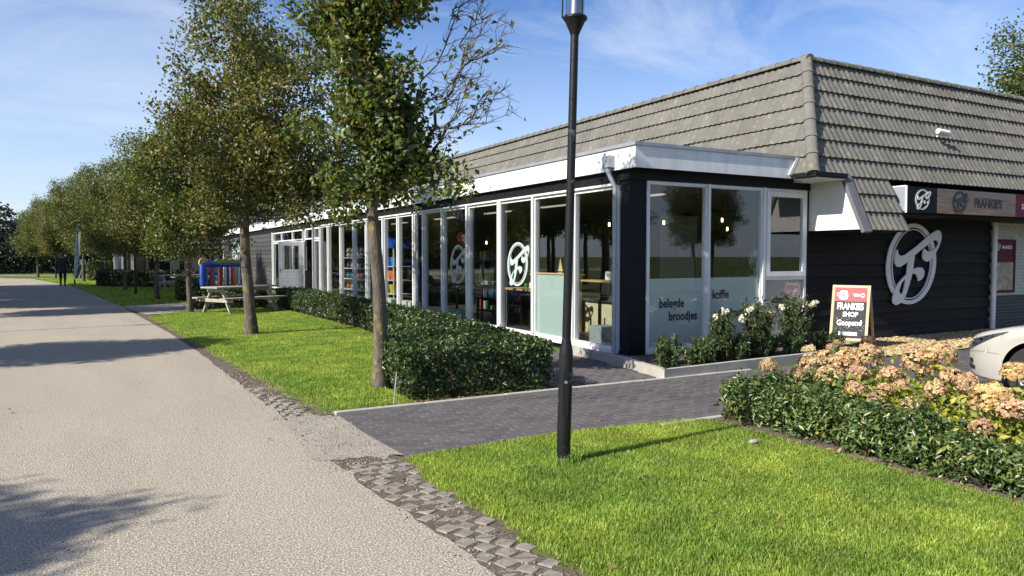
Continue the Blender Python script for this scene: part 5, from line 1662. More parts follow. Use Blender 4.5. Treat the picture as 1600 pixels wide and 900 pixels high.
# ------------------------------------------------------------------ car (only its nose is in the picture)
NX, NY = 0.0, 0.0
car = thing('parked_car', 'cream white car at the right edge, only its front corner in view', 'car', (0, 0, 0))
def lerp_t(x, xs, ys):
    return float(np.interp(x, xs, ys))
def arch(s):
    z = 0.20 + 0.03 * max(0, (0.35 - s) / 0.35)
    for c in (0.93, 3.52):
        d = abs(s - c)
        if d < 0.365:
            z = max(z, 0.315 + math.sqrt(0.365 ** 2 - d * d))
    return z
def half_w(s):
    if s < 0.85:
        return 0.36 + 0.525 * math.sqrt(max(0, 1 - (1 - s / 0.85) ** 2.2))
    if s > 3.7:
        return 0.885 - 0.22 * ((s - 3.7) / 0.6) ** 2
    return 0.885
def section(s):
    zt = lerp_t(s, [0, .04, .12, .3, .6, 1.0, 1.25, 2.05, 2.6, 3.3, 4.0, 4.2, 4.3], [.60, .655, .70, .765, .835, .90, .93, 1.40, 1.44, 1.38, 1.08, .98, .80])
    zs = lerp_t(s, [0, .04, .12, .3, .6, 1.0, 1.25, 2.0, 3.4, 4.1, 4.3], [.57, .60, .635, .69, .765, .83, .86, .90, .95, .95, .75])
    w = half_w(s)
    zb = arch(s)
    cabin = lerp_t(s, [1.15, 2.0, 3.3, 4.1], [0, 1, 1, 0])
    wt = w * (1 - cabin) * 0.86 + 0.60 * cabin
    bl = lambda t: zb + (zs - zb) * t
    inset = 0.03 if zb < 0.3 else 0.0
    return [(w - inset, zb), (w + 0.0, bl(0.22)), (w + 0.008, bl(0.45)), (w + 0.006, bl(0.7)), (w - 0.008, bl(0.88)), (w - 0.045, zs + 0.0),
            (w * 0.93 * (1 - cabin) + (w - 0.1) * cabin, zs + (zt - zs) * 0.25), (wt, zs + (zt - zs) * (0.62 + 0.2 * cabin)), (wt * 0.72, zt - 0.018), (wt * 0.36, zt - 0.004), (0, zt)]
SS = [0.0, .012, .03, .06, .1, .16, .24, .33, .42, .50] + [0.555 + 0.025 * i for i in range(31)] + [1.36, 1.5, 1.7, 1.9, 2.05, 2.3, 2.6, 2.9, 3.1] + [3.14 + 0.04 * i for i in range(20)] + [3.95, 4.05, 4.15, 4.22, 4.27, 4.3]
secs = [section(s) for s in SS]
nr = len(secs[0])
body, glass = MB(), MB()
V = []
for s, sc in zip(SS, secs):
    for y, z in sc:
        V.append((NX + s, NY - y, z))
    for y, z in sc[-2::-1]:
        V.append((NX + s, NY + y, z))
ncol = 2 * nr - 1
bf, gf = [], []
for i in range(len(SS) - 1):
    for j in range(ncol - 1):
        jj = j if j < nr - 1 else ncol - 2 - j
        q = (i * ncol + j, i * ncol + j + 1, (i + 1) * ncol + j + 1, (i + 1) * ncol + j)
        s = SS[i]
        g_ = (1.5 <= s < 3.75 and jj == 6) or (1.25 < s < 2.0 and jj >= 7) or (3.35 < s < 4.0 and jj >= 7)
        (gf if g_ else bf).append(q)
bf += [tuple(range(ncol))]
bf += [tuple((len(SS) - 1) * ncol + j for j in range(ncol))]
body.add(V, bf)
o = part('body', body, 'carpaint', car, sm=50)
part('window_glass', MB().add(V, gf), 'carglass', car, sm=50)
part('cabin_floor', MB().box(NX + 1.35, NX + 4.2, NY - 0.78, NY + 0.78, 0.3, 0.5), 'carblack', car)
def side_y(s, z):
    sc = section(s)
    zs_ = [p[1] for p in sc]
    return float(np.interp(z, zs_, [p[0] for p in sc]))
def patch(lo, hi, n=14, m=5, off=0.006, near=True):
    """grid patch on the near flank between lower and upper (s, z) curves"""
    mb = MB()
    vs = []
    for i in range(n):
        t = i / (n - 1)
        s0, z0 = np.interp(t, np.linspace(0, 1, len(lo)), [p[0] for p in lo]), np.interp(t, np.linspace(0, 1, len(lo)), [p[1] for p in lo])
        s1, z1 = np.interp(t, np.linspace(0, 1, len(hi)), [p[0] for p in hi]), np.interp(t, np.linspace(0, 1, len(hi)), [p[1] for p in hi])
        for j in range(m):
            k = j / (m - 1)
            s, z = s0 + (s1 - s0) * k, z0 + (z1 - z0) * k
            vs.append((s, z))
    for sg in (-1,) if near else (-1, 1):
        mb.add([(NX + s - off * 0.8, NY + sg * (side_y(s, z) + off), z + off * 0.4) for s, z in vs], [(i * m + j, i * m + j + 1, (i + 1) * m + j + 1, (i + 1) * m + j) for i in range(n - 1) for j in range(m - 1)])
    return mb
lo = [(0.075, .49), (0.13, .515), (.22, .56), (.34, .62), (.48, .69), (.62, .755)]
hi = [(0.07, .52), (0.085, .585), (.16, .63), (.30, .675), (.46, .725), (.63, .765)]
hl = part('headlight', patch(lo, hi, 18, 6, 0.004), 'headbase', car, sm=60)
part('lens', patch(lo, hi, 18, 6, 0.012), 'headlens', hl, sm=60)
for s_, z_ in ((.17, .578), (.30, .635)):
    y_ = NY - side_y(s_, z_) - 0.006
    part('lamp', MB().lathe([(0.036, 0.0), (0.034, 0.012), (0.018, 0.004)], 14, (0, 0, 0), 'y').add([], []) if False else MB().tube([(NX + s_ + .004, y_ + .01, z_), (NX + s_ - .001, y_ - .001, z_)], 0.03, 14), 'chrome', hl)
part('lower_intake', patch([(.04, .27), (.1, .27), (.2, .275)], [(.04, .33), (.1, .335), (.2, .32)], 10, 4, 0.004), 'carblack', car)
part('fog_light', patch([(.10, .345), (.17, .345)], [(.10, .405), (.17, .40)], 6, 4, 0.006), 'carblack', car)
part('bumper_seam', patch([(.09, .476), (.3, .505), (.57, .50)], [(.09, .479), (.3, .508), (.57, .503)], 14, 2, 0.0015), 'carblack', car)
part('door_seam', patch([(1.30, .26), (1.305, .55), (1.32, .84)], [(1.306, .26), (1.311, .55), (1.326, .84)], 12, 2, 0.002), 'carblack', car)
part('door_seam', patch([(2.42, .26), (2.43, .55), (2.44, .90)], [(2.426, .26), (2.436, .55), (2.446, .90)], 12, 2, 0.002), 'carblack', car)
part('door_handle', patch([(2.14, .70), (2.32, .705)], [(2.14, .725), (2.32, .73)], 8, 3, 0.015), 'carpaint', car)
part('grille', MB().box(NX - 0.012, NX + 0.05, NY - 0.30, NY + 0.30, 0.46, 0.54).box(NX - 0.006, NX + 0.05, NY - 0.36, NY + 0.36, 0.26, 0.37), 'carblack', car)
part('underbody', MB().box(NX + 0.25, NX + 4.1, NY - 0.62, NY + 0.62, 0.17, 0.42), 'carblack', car)
for s in (0.93, 3.52):
    for sg in (-1, 1):
        c = (NX + s, NY + sg * 0.77, 0.315)
        w = part('wheel', MB().lathe([(0.20, -0.1), (0.285, -0.105), (0.312, -0.085), (0.317, 0), (0.312, 0.085), (0.285, 0.105), (0.20, 0.1)], 36, c, 'y', cap=False), 'tyre', car, sm=40)
        rim = MB().lathe([(0.205, -0.095), (0.205, -0.07), (0.19, -0.06), (0.19, 0.06), (0.205, 0.095)], 30, c, 'y', cap=False)
        part('brake_disc', MB().lathe([(0.13, -0.02), (0.13, 0.02)], 24, c, 'y'), 'steel', w)
        for k in range(5):
            a = k * 2 * math.pi / 5 + 0.3
            e = (c[0] + 0.195 * math.cos(a), c[1] + sg * 0.07, c[2] + 0.195 * math.sin(a))
            rim.beam((c[0], c[1] + sg * 0.085, c[2]), e, 0.06, 0.025, (0, 1, 0))
        rim.lathe([(0.05, -0.1), (0.05, 0.1)], 14, c, 'y')
        part('rim', rim, 'alloy', w)
    part('wheel_well', MB().box(NX + s - 0.36, NX + s + 0.36, NY - 0.6, NY + 0.6, 0.24, 0.66), 'carblack', car)
part('mirror', MB().lathe([(0.03, -.07), (0.07, -.05), (0.075, 0.02), (0.05, .06)], 12, (NX + 1.62, NY - 0.97, 0.98), 'y'), 'carpaint', car, sm=50)

car.location = (9.76, 5.15, 0)
car.rotation_euler = (0, 0, R(-90))

# ------------------------------------------------------------------ inside the shop
def pendant(x, y, z, label):
    t = thing('pendant_lamp', label, 'lamp', (x, y, 2.8), 0, 'bare bulb pendants')
    part('cord', MB().tube([(x, y, 2.8), (x, y, z + 0.14)], 0.006, 6), 'ink', t)
    part('socket', MB().lathe([(0.012, z + 0.15), (0.022, z + 0.13), (0.022, z + 0.07), (0.026, z + 0.065)], 10, (x, y, 0)), 'ink', t)
    part('filament', MB().tube([(x - .012, y, z + 0.05), (x - .014, y, z - .02), (x + .014, y, z - .02), (x + .012, y, z + .05)], 0.007, 5), 'bulb', t)
    part('bulb', MB().lathe([(0.02, z + 0.065), (0.045, z + 0.02), (0.062, z - 0.03), (0.045, z - 0.075), (0.005, z - .088)], 14, (x, y, 0)), 'lampglass', t, sm=60)
pendant(8.6, 11.62, 2.22, 'glowing bare bulb in the first pane right of the lamp post')
pendant(8.6, 16.87, 1.95, 'glowing bare bulb seen right of the red heart sign')
pendant(8.75, 10.2, 2.2, 'glowing bare bulb in the left end window')
pendant(10.16, 10.2, 2.28, 'bare bulb in the middle end window')
pendant(11.0, 10.9, 2.15, 'bare bulb behind the small opening window')
for y in (11.5, 14.5, 17.5, 21, 25):
    solo('strip_light', MB().box(9.2, 9.3, y - 0.7, y + 0.7, 2.77, 2.799), 'led', {11.5: 'nearest', 14.5: 'second', 17.5: 'third', 21: 'fourth', 25: 'farthest'}[y] + ' strip light on the shop ceiling behind the long glass front', 'light', 'ceiling strip lights')

def table(x, y, w, d, h, m, label, rz=0):
    t = thing('table', label, 'table', (x, y, 0.055), rz)
    part('table_top', MB().box(-w / 2, w / 2, -d / 2, d / 2, h - 0.04, h), m, t, local=True)
    for sx in (-1, 1):
        for sy in (-1, 1):
            part('leg', MB().box(sx * (w / 2 - 0.07) - 0.02, sx * (w / 2 - 0.07) + 0.02, sy * (d / 2 - 0.07) - 0.02, sy * (d / 2 - 0.07) + 0.02, 0, h - 0.041), 'ink', t, local=True)
    return t
def stool(x, y, label, h=0.78, back=False):
    t = thing('bar_stool', label, 'stool', (x, y, 0.055))
    part('base', MB().lathe([(0.21, 0), (0.20, 0.012), (0.05, 0.03), (0.028, 0.05)], 18), 'ink', t, local=True, sm=40)
    part('column', MB().lathe([(0.028, 0.05), (0.024, h - 0.04)], 12), 'ink', t, local=True, sm=40)
    part('footrest', MB().tube([(0.16 * math.cos(a), 0.16 * math.sin(a), 0.3) for a in [i * math.pi / 8 for i in range(17)]], 0.01, 6), 'ink', t, local=True)
    part('seat', MB().lathe([(0.10, h - 0.04), (0.19, h - 0.02), (0.2, h + 0.01), (0.18, h + 0.03), (0.02, h + 0.035)], 20), 'ink', t, local=True, sm=40)
    if back:
        part('backrest', MB().prism([[(-.19, h + .06), (.19, h + .06), (.16, h + .34), (-.16, h + .34)]], lambda u, v, w: (0.17 + w, u, v), 0.03), 'ink', t, local=True)
def chair(x, y, rz, label, m='ink'):
    t = thing('chair', label, 'chair', (x, y, 0.055), rz)
    part('seat', MB().box(-0.21, 0.21, -0.21, 0.21, 0.43, 0.46), m, t, local=True)
    part('backrest', MB().box(-0.21, 0.21, 0.18, 0.21, 0.55, 0.86), m, t, local=True)
    for sx in (-1, 1):
        for sy in (-1, 1):
            part('leg', MB().tube([(sx * 0.2, sy * 0.2, 0), (sx * 0.18, sy * 0.18, 0.43 if sy < 0 else 0.86)], 0.012, 6), 'ink', t, local=True)
def jar(x, y, z, label, r=0.06, h=0.13, m='ceramic'):
    solo('jar', MB().lathe([(r * 0.8, 0), (r, 0.015), (r, h * 0.8), (r * 0.85, h * 0.92), (r * 0.9, h)], 16), m, label, 'jar').location = (x, y, z)
def boat(x, y, z, s, label):
    t = thing('boat_ornament', label, 'ornament', (x, y, z))
    part('hull', MB().prism([[(-.16 * s, .05 * s), (.16 * s, .05 * s), (.11 * s, 0), (-.12 * s, 0)]], lambda u, v, w: (w - 0.02 * s, u, v), 0.04 * s), 'palewood', t, local=True)
    part('mast', MB().tube([(0, 0, .05 * s), (0, 0, .56 * s)], 0.006 * s, 6), 'palewood', t, local=True)
    part('sail', MB().prism([[(-.15 * s, .09 * s), (.13 * s, .09 * s), (0, .54 * s)]], lambda u, v, w: (w - .004, u, v), 0.008), 'palewood', t, local=True)
ws = solo('window_shelf', MB().box(7.16, 7.42, 9.33, 10.5, 1.185, 1.215), 'oak', 'narrow oak shelf across the corner pane of the long front', 'shelf', base=(7.16, 9.33, 1.185))
jar(7.30, 9.86, 1.2155, 'pale jar on the shelf in the corner pane', 0.065, 0.15)
stool(7.75, 10.75, 'black bar stool in the corner pane nearest the downpipe', 0.8, True)
stool(8.35, 10.6, 'black bar stool behind the first one in the corner pane', 0.8, True)
cn = thing('shop_counter', 'pale stone faced counter low behind the corner pane', 'counter', (9.2, 11.8, 0.055))
part('front', MB().box(8.7, 8.9, 10.8, 13.2, 0.055, 0.72), 'stone', cn)
part('top', MB().box(8.62, 9.4, 10.7, 13.3, 0.722, 0.76), 'shelf', cn)
table(7.75, 13.1, 0.7, 1.3, 0.9, 'oak', 'oak topped table behind the pane with the oval sticker')
jar(7.6, 12.85, 0.956, 'pale jar on the table beside the oval sticker', 0.07, 0.15)
jar(7.65, 13.2, 0.956, 'small green jar on the table beside the oval sticker', 0.045, 0.1, 'green')
table(7.75, 15.55, 0.7, 1.5, 0.86, 'oak', 'oak topped table behind the pane right of the heart sign')
boat(7.6, 15.2, 0.916, 0.95, 'wooden sailing boat on the table right of the heart sign')
boat(8.3, 12.9, 1.25, 0.6, 'small wooden sailing boat on the cabinet behind the frosted pane')
cab = thing('cabinet', 'pale wooden cabinet behind the tall frosted pane', 'cabinet', (8.6, 13.1, 0.055))
part('carcass', MB().box(8.05, 8.6, 12.55, 13.6, 0.055, 1.215), 'palewood', cab)
part('top', MB().box(8.0, 8.65, 12.5, 13.65, 1.217, 1.248), 'oak', cab)
for x, y, rz, lab in ((8.35, 13.5, R(-90), 'dark chair at the table beside the oval sticker, far side'), (7.9, 14.35, 0, 'dark chair between the two oak tables'), (8.4, 15.6, R(-90), 'dark chair at the table right of the heart sign'), (7.8, 12.0, R(180), 'dark chair behind the edge of the frosted pane')):
    chair(x, y, rz, lab)
chair(8.75, 10.7, R(20), 'blue backed chair inside the left end window', 'blue')
solo('display_box', MB().bbox(7.3, 7.6, 15.7, 17.3, 0.056, 0.34, 0.01), 'cream', 'long cream box on the floor below the red heart sign', 'box')
solo('display_box', MB().bbox(7.3, 7.6, 20.45, 21.6, 0.056, 0.36, 0.01), 'cream', 'cream box on the floor behind the nearest tree trunk', 'box')
solo('display_box', MB().bbox(7.3, 7.6, 18.9, 19.9, 0.056, 0.36, 0.01), 'cream', 'cream box with dark front behind the narrow pane by the second downpipe', 'box')
solo('display_box', MB().bbox(7.35, 7.7, 10.15, 10.5, 0.056, 0.42, 0.01), 'coping', 'small grey box on the floor in the corner pane', 'box')
# goods racks with toys
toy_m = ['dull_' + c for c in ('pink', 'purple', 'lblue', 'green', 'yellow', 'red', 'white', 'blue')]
def rack(y0, y1, x, label, short, h=1.9, tiers=5, fill=True):
    t = thing('goods_rack', label, 'rack', (x, (y0 + y1) / 2, 0.055))
    part('back_panel', MB().box(x + 0.38, x + 0.4, y0, y1, 0.056, h), 'shelf', t)
    for yy_ in (y0, y1 - 0.03):
        part('upright', MB().box(x, x + 0.379, yy_, yy_ + 0.03, 0.056, h), 'shelf', t)
    for k in range(tiers):
        z = 0.12 + k * (h - 0.2) / tiers
        part('shelf', MB().box(x + 0.002, x + 0.377, y0 + 0.032, y1 - 0.032, z, z + 0.025), 'shelf', t)
    if fill:
        for k in range(tiers):
            z = 0.146 + k * (h - 0.2) / tiers
            yy_ = y0 + 0.06
            while yy_ < y1 - 0.2:
                w = random.uniform(0.09, 0.2)
                hh = random.uniform(0.1, 0.27)
                mm_ = random.choice(toy_m)
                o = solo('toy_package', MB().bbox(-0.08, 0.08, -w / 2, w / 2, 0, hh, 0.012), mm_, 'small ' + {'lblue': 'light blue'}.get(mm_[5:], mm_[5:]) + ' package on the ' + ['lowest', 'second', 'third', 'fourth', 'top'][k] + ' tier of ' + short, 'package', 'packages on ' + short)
                o.location = (x + 0.12, yy_ + w / 2, z)
                yy_ += w + random.uniform(0.02, 0.12)
rack(16.3, 18.9, 9.3, 'dark rack of toys behind the second downpipe', 'the rack by the second downpipe', 1.9)
rack(23.2, 25.2, 8.2, 'dark rack of toys behind the nearest trunk', 'the rack behind the nearest trunk', 2.0)
rack(10.0, 13.6, 13.5, 'dark wall shelf at the back of the shop', 'the back wall shelf', 2.3, 5)
# plush toys display and blue stall
def plush(x, y, z, s, m, label):
    t = thing('plush_toy', label, 'toy', (x, y, z), random.uniform(-0.6, 0.6), 'plush toys in the window')
    part('body', MB().lathe([(0.02 * s, 0), (0.11 * s, 0.03 * s), (0.13 * s, 0.1 * s), (0.08 * s, 0.2 * s), (0.02 * s, 0.22 * s)], 12), m, t, local=True, sm=60)
    part('head', MB().lathe([(0.02 * s, 0.19 * s), (0.09 * s, 0.23 * s), (0.1 * s, 0.3 * s), (0.06 * s, 0.37 * s), (0.01 * s, 0.385 * s)], 12, (-0.03 * s, 0, 0)), m, t, local=True, sm=60)
    for sy in (-1, 1):
        part('ear', MB().lathe([(0.01, 0.34 * s), (0.04 * s, 0.37 * s), (0.01, 0.43 * s)], 8, (-0.02 * s, sy * 0.07 * s, 0)), m, t, local=True, sm=60)
words = ['upper', 'lower', 'left', 'right', 'middle', 'front', 'rear', 'small', 'large']
tier = thing('display_stand', 'tiered display stand left of the nearest trunk', 'stand', (7.6, 24.2, 0.055))
for k in range(5):
    part('tier', MB().box(7.35, 7.95, 23.35, 25.9, 0.1 + k * 0.36, 0.125 + k * 0.36), 'ceramic', tier)
part('upright', MB().box(7.92, 7.96, 23.35, 23.4, 0.055, 1.9).box(7.92, 7.96, 25.85, 25.9, 0.055, 1.9), 'ceramic', tier)
for k in range(5):
    for j in range(5):
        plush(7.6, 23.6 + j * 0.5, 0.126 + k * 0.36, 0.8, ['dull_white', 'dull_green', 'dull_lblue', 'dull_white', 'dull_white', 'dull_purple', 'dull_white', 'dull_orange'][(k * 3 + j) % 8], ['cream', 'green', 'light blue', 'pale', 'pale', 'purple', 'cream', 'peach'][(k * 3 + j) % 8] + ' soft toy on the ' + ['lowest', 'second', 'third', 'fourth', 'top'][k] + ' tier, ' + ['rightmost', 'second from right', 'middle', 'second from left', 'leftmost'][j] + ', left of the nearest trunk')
bs = thing('toy_stall', 'blue domed toy stall behind the glass right of the nearest trunk', 'stall', (7.9, 21.9, 0.055))
dome = [(math.cos(a) * 0.95, math.sin(a) * 0.36) for a in [math.pi * i / 14 for i in range(15)]]
part('canopy', MB().prism([dome], lambda u, v, w: (7.6 + w, 22.0 + u, 1.86 + v), 0.7), 'blue', bs, sm=30)
for yv in (21.1, 22.86):
    part('post', MB().box(7.62, 7.66, yv, yv + 0.04, 0.055, 1.86), 'ceramic', bs)
for k in range(3):
    part('shelf', MB().box(7.6, 8.2, 21.06, 22.9, 0.45 + k * 0.42, 0.47 + k * 0.42), 'ceramic', bs)
for k, (y, z, m) in enumerate([(21.35, 1.312, 'lblue'), (21.7, 1.312, 'blue'), (22.3, 1.312, 'yellow'), (22.6, 1.312, 'red'), (21.4, .892, 'orange'), (21.8, .892, 'orange'), (22.3, .892, 'blue'), (21.5, .472, 'yellow'), (22.2, .472, 'green')]):
    w = 0.1
    o = solo('toy_bucket', MB().lathe([(0.09, 0), (0.12, 0.2), (0.125, 0.27), (0.11, 0.275)], 14), m, ['light blue bucket on the top shelf of the blue stall', 'dark blue bucket on the top shelf of the blue stall', 'yellow bucket on the top shelf of the blue stall', 'red bucket on the top shelf of the blue stall', 'right orange bucket on the middle shelf of the blue stall', 'left orange bucket on the middle shelf of the blue stall', 'blue bucket on the middle shelf of the blue stall', 'yellow bucket on the bottom shelf of the blue stall', 'green bucket on the bottom shelf of the blue stall'][k], 'bucket')
    o.location = (7.75, y, z)
# end window: light partition, fan
solo('partition_panel', MB().bbox(9.35, 10.25, 10.95, 11.0, 0.056, 2.4, 0.004), 'ceil', 'pale partition panel behind the end windows', 'panel')
wt = solo('side_counter', MB().box(9.4, 11.0, 9.5, 10.0, 0.056, 1.24), 'shelf', 'dark counter inside the end windows under the fan', 'counter')
fa = thing('desk_fan', 'pale grey desk fan inside the small opening window', 'fan', (10.55, 9.75, 1.242))
part('base', MB().lathe([(0.11, 0), (0.10, 0.02), (0.02, 0.03), (0.02, 0.16)], 16), 'fanmat', fa, local=True, sm=40)
for k in range(5):
    r = 0.04 + k * 0.04
    part('cage_ring', MB().tube([(r * math.cos(a), -0.06 + 0.03 * (k / 4) ** 2, 0.31 + r * math.sin(a)) for a in [i * math.pi / 12 for i in range(25)]], 0.005, 4), 'fanmat', fa, local=True)
part('cage_spokes', MB().add([], []), 'fanmat', fa, local=True) if False else None
sp_ = MB()
for k in range(16):
    a = k * math.pi / 8
    sp_.tube([(0, -0.06, 0.31), (0.2 * math.cos(a), -0.03, 0.31 + 0.2 * math.sin(a))], 0.003, 4)
part('cage_spokes', sp_, 'fanmat', fa, local=True)
for k in range(4):
    a = k * math.pi / 2 + 0.3
    part('blade', MB().prism([[(0.02, -0.03), (0.16, -0.07), (0.18, 0.02), (0.05, 0.04)]], lambda u, v, w: (u * math.cos(a) - v * math.sin(a), -0.03 + w + v * 0.2, 0.31 + u * math.sin(a) + v * math.cos(a)), 0.004), 'fanmat', fa, local=True)
part('motor', MB().lathe([(0.05, -0.02), (0.055, 0.06), (0.03, 0.1)], 14, (0, 0, 0.31), 'y'), 'fanmat', fa, local=True, sm=40)

# ------------------------------------------------------------------ picnic tables
def picnic(loc, rz, label, L=2.3):
    t = thing('picnic_table', label, 'picnic table', loc, rz, 'wooden picnic tables')
    for k in range(5):
        part('plank', MB().bbox(-L / 2, L / 2, -0.37 + k * 0.15, -0.37 + k * 0.15 + 0.14, 0.72, 0.76, 0.005), 'wood', t, local=True)
    for sy in (-1, 1):
        for k in range(2):
            y0 = sy * 0.62 + k * 0.13 - 0.13
            part('bench_plank', MB().bbox(-L / 2 - .02, L / 2 + .02, y0, y0 + 0.12, 0.42, 0.46, 0.005), 'wood', t, local=True)
    for sx in (-0.78, 0.78):
        for sy in (-1, 1):
            part('leg', MB().beam((sx, sy * 0.62, 0), (sx, sy * 0.22, 0.72), 0.045, 0.1, (1, 0, 0)), 'wood', t, local=True)
        part('cross_beam', MB().box(sx - 0.07, sx - 0.025, -0.74, 0.74, 0.33, 0.42), 'wood', t, local=True)
        part('cross_beam', MB().box(sx - 0.07, sx - 0.025, -0.36, 0.36, 0.62, 0.719), 'wood', t, local=True)
    return t
picnic((3.45, 22.4, 0), R(28), 'weathered wooden picnic table on the lawn behind the second tree', 2.1)
picnic((3.6, 33.6, 0), R(10), 'weathered picnic table in front of the parked bicycle, left of the toy frame', 2.3)
picnic((3.1, 37.2, 0), R(8), 'farthest weathered picnic table before the beige panel', 2.3)

# ------------------------------------------------------------------ toy frame
tf0 = thing('toy_stand', 'bright blue toy stand with coloured tubes and a yellow cloud board', 'toy stand', (3.75, 27.9, 0), R(20))
tf0.scale = (1.12, 1.1, 1.05)
for sx in (-0.72, 0.72):
    part('post', MB().lathe([(0.09, 0), (0.085, 1.25), (0.06, 1.3)], 12, (sx, 0, 0)), 'blue', tf0, local=True, sm=40)
part('top_rail', MB().tube([(-0.75, 0, 1.24), (0.75, 0, 1.24)], 0.075, 10), 'blue', tf0, local=True, sm=40)
part('bottom_rail', MB().tube([(-0.72, 0, 0.35), (0.72, 0, 0.35)], 0.07, 10), 'blue', tf0, local=True, sm=40)
for k, m in enumerate(['lblue', 'red', 'lblue', 'palewood', 'red', 'cream', 'blue', 'red', 'palewood', 'ceramic', 'blue']):
    x = -0.58 + k * 0.116
    tb_ = part('tube', MB().lathe([(0.03, 0.42), (0.045, 0.46), (0.042, 1.1), (0.025, 1.17)], 10, (x, -0.05 * (k % 2), 0)), m, tf0, local=True, sm=40)
    part('tube_end', MB().lathe([(0.052, 0.43), (0.056, 0.47), (0.052, 0.56)], 10, (x, -0.05 * (k % 2), 0)), ['red', 'lblue', 'yellow', 'red', 'green'][k % 5], tb_, local=True, sm=40)
part('cloud_board', MB().prism([[(-.30, 1.30), (.70, 1.30), (.66, 1.37), (.5, 1.43), (.40, 1.40), (.28, 1.45), (.15, 1.41), (.02, 1.46), (-.1, 1.42), (-.22, 1.44), (-.34, 1.37)]], lambda u, v, w: (u, w - 0.02, v), 0.04), 'olive', tf0, local=True)
part('disc', MB().lathe([(0.17, -0.03), (0.17, 0.03)], 24, (-0.66, 0, 1.32), 'y'), 'peach', tf0, local=True)
part('face_board', MB().prism([ell(-0.47, 1.30, 0.17, 0.11, 24)], lambda u, v, w: (u, w - 0.045, v), 0.01), 'lblue', tf0, local=True)
part('eye', MB().prism([ell(-0.50, 1.31, 0.05, 0.05, 16)], lambda u, v, w: (u, w - 0.053, v), 0.006), 'red', tf0, local=True)

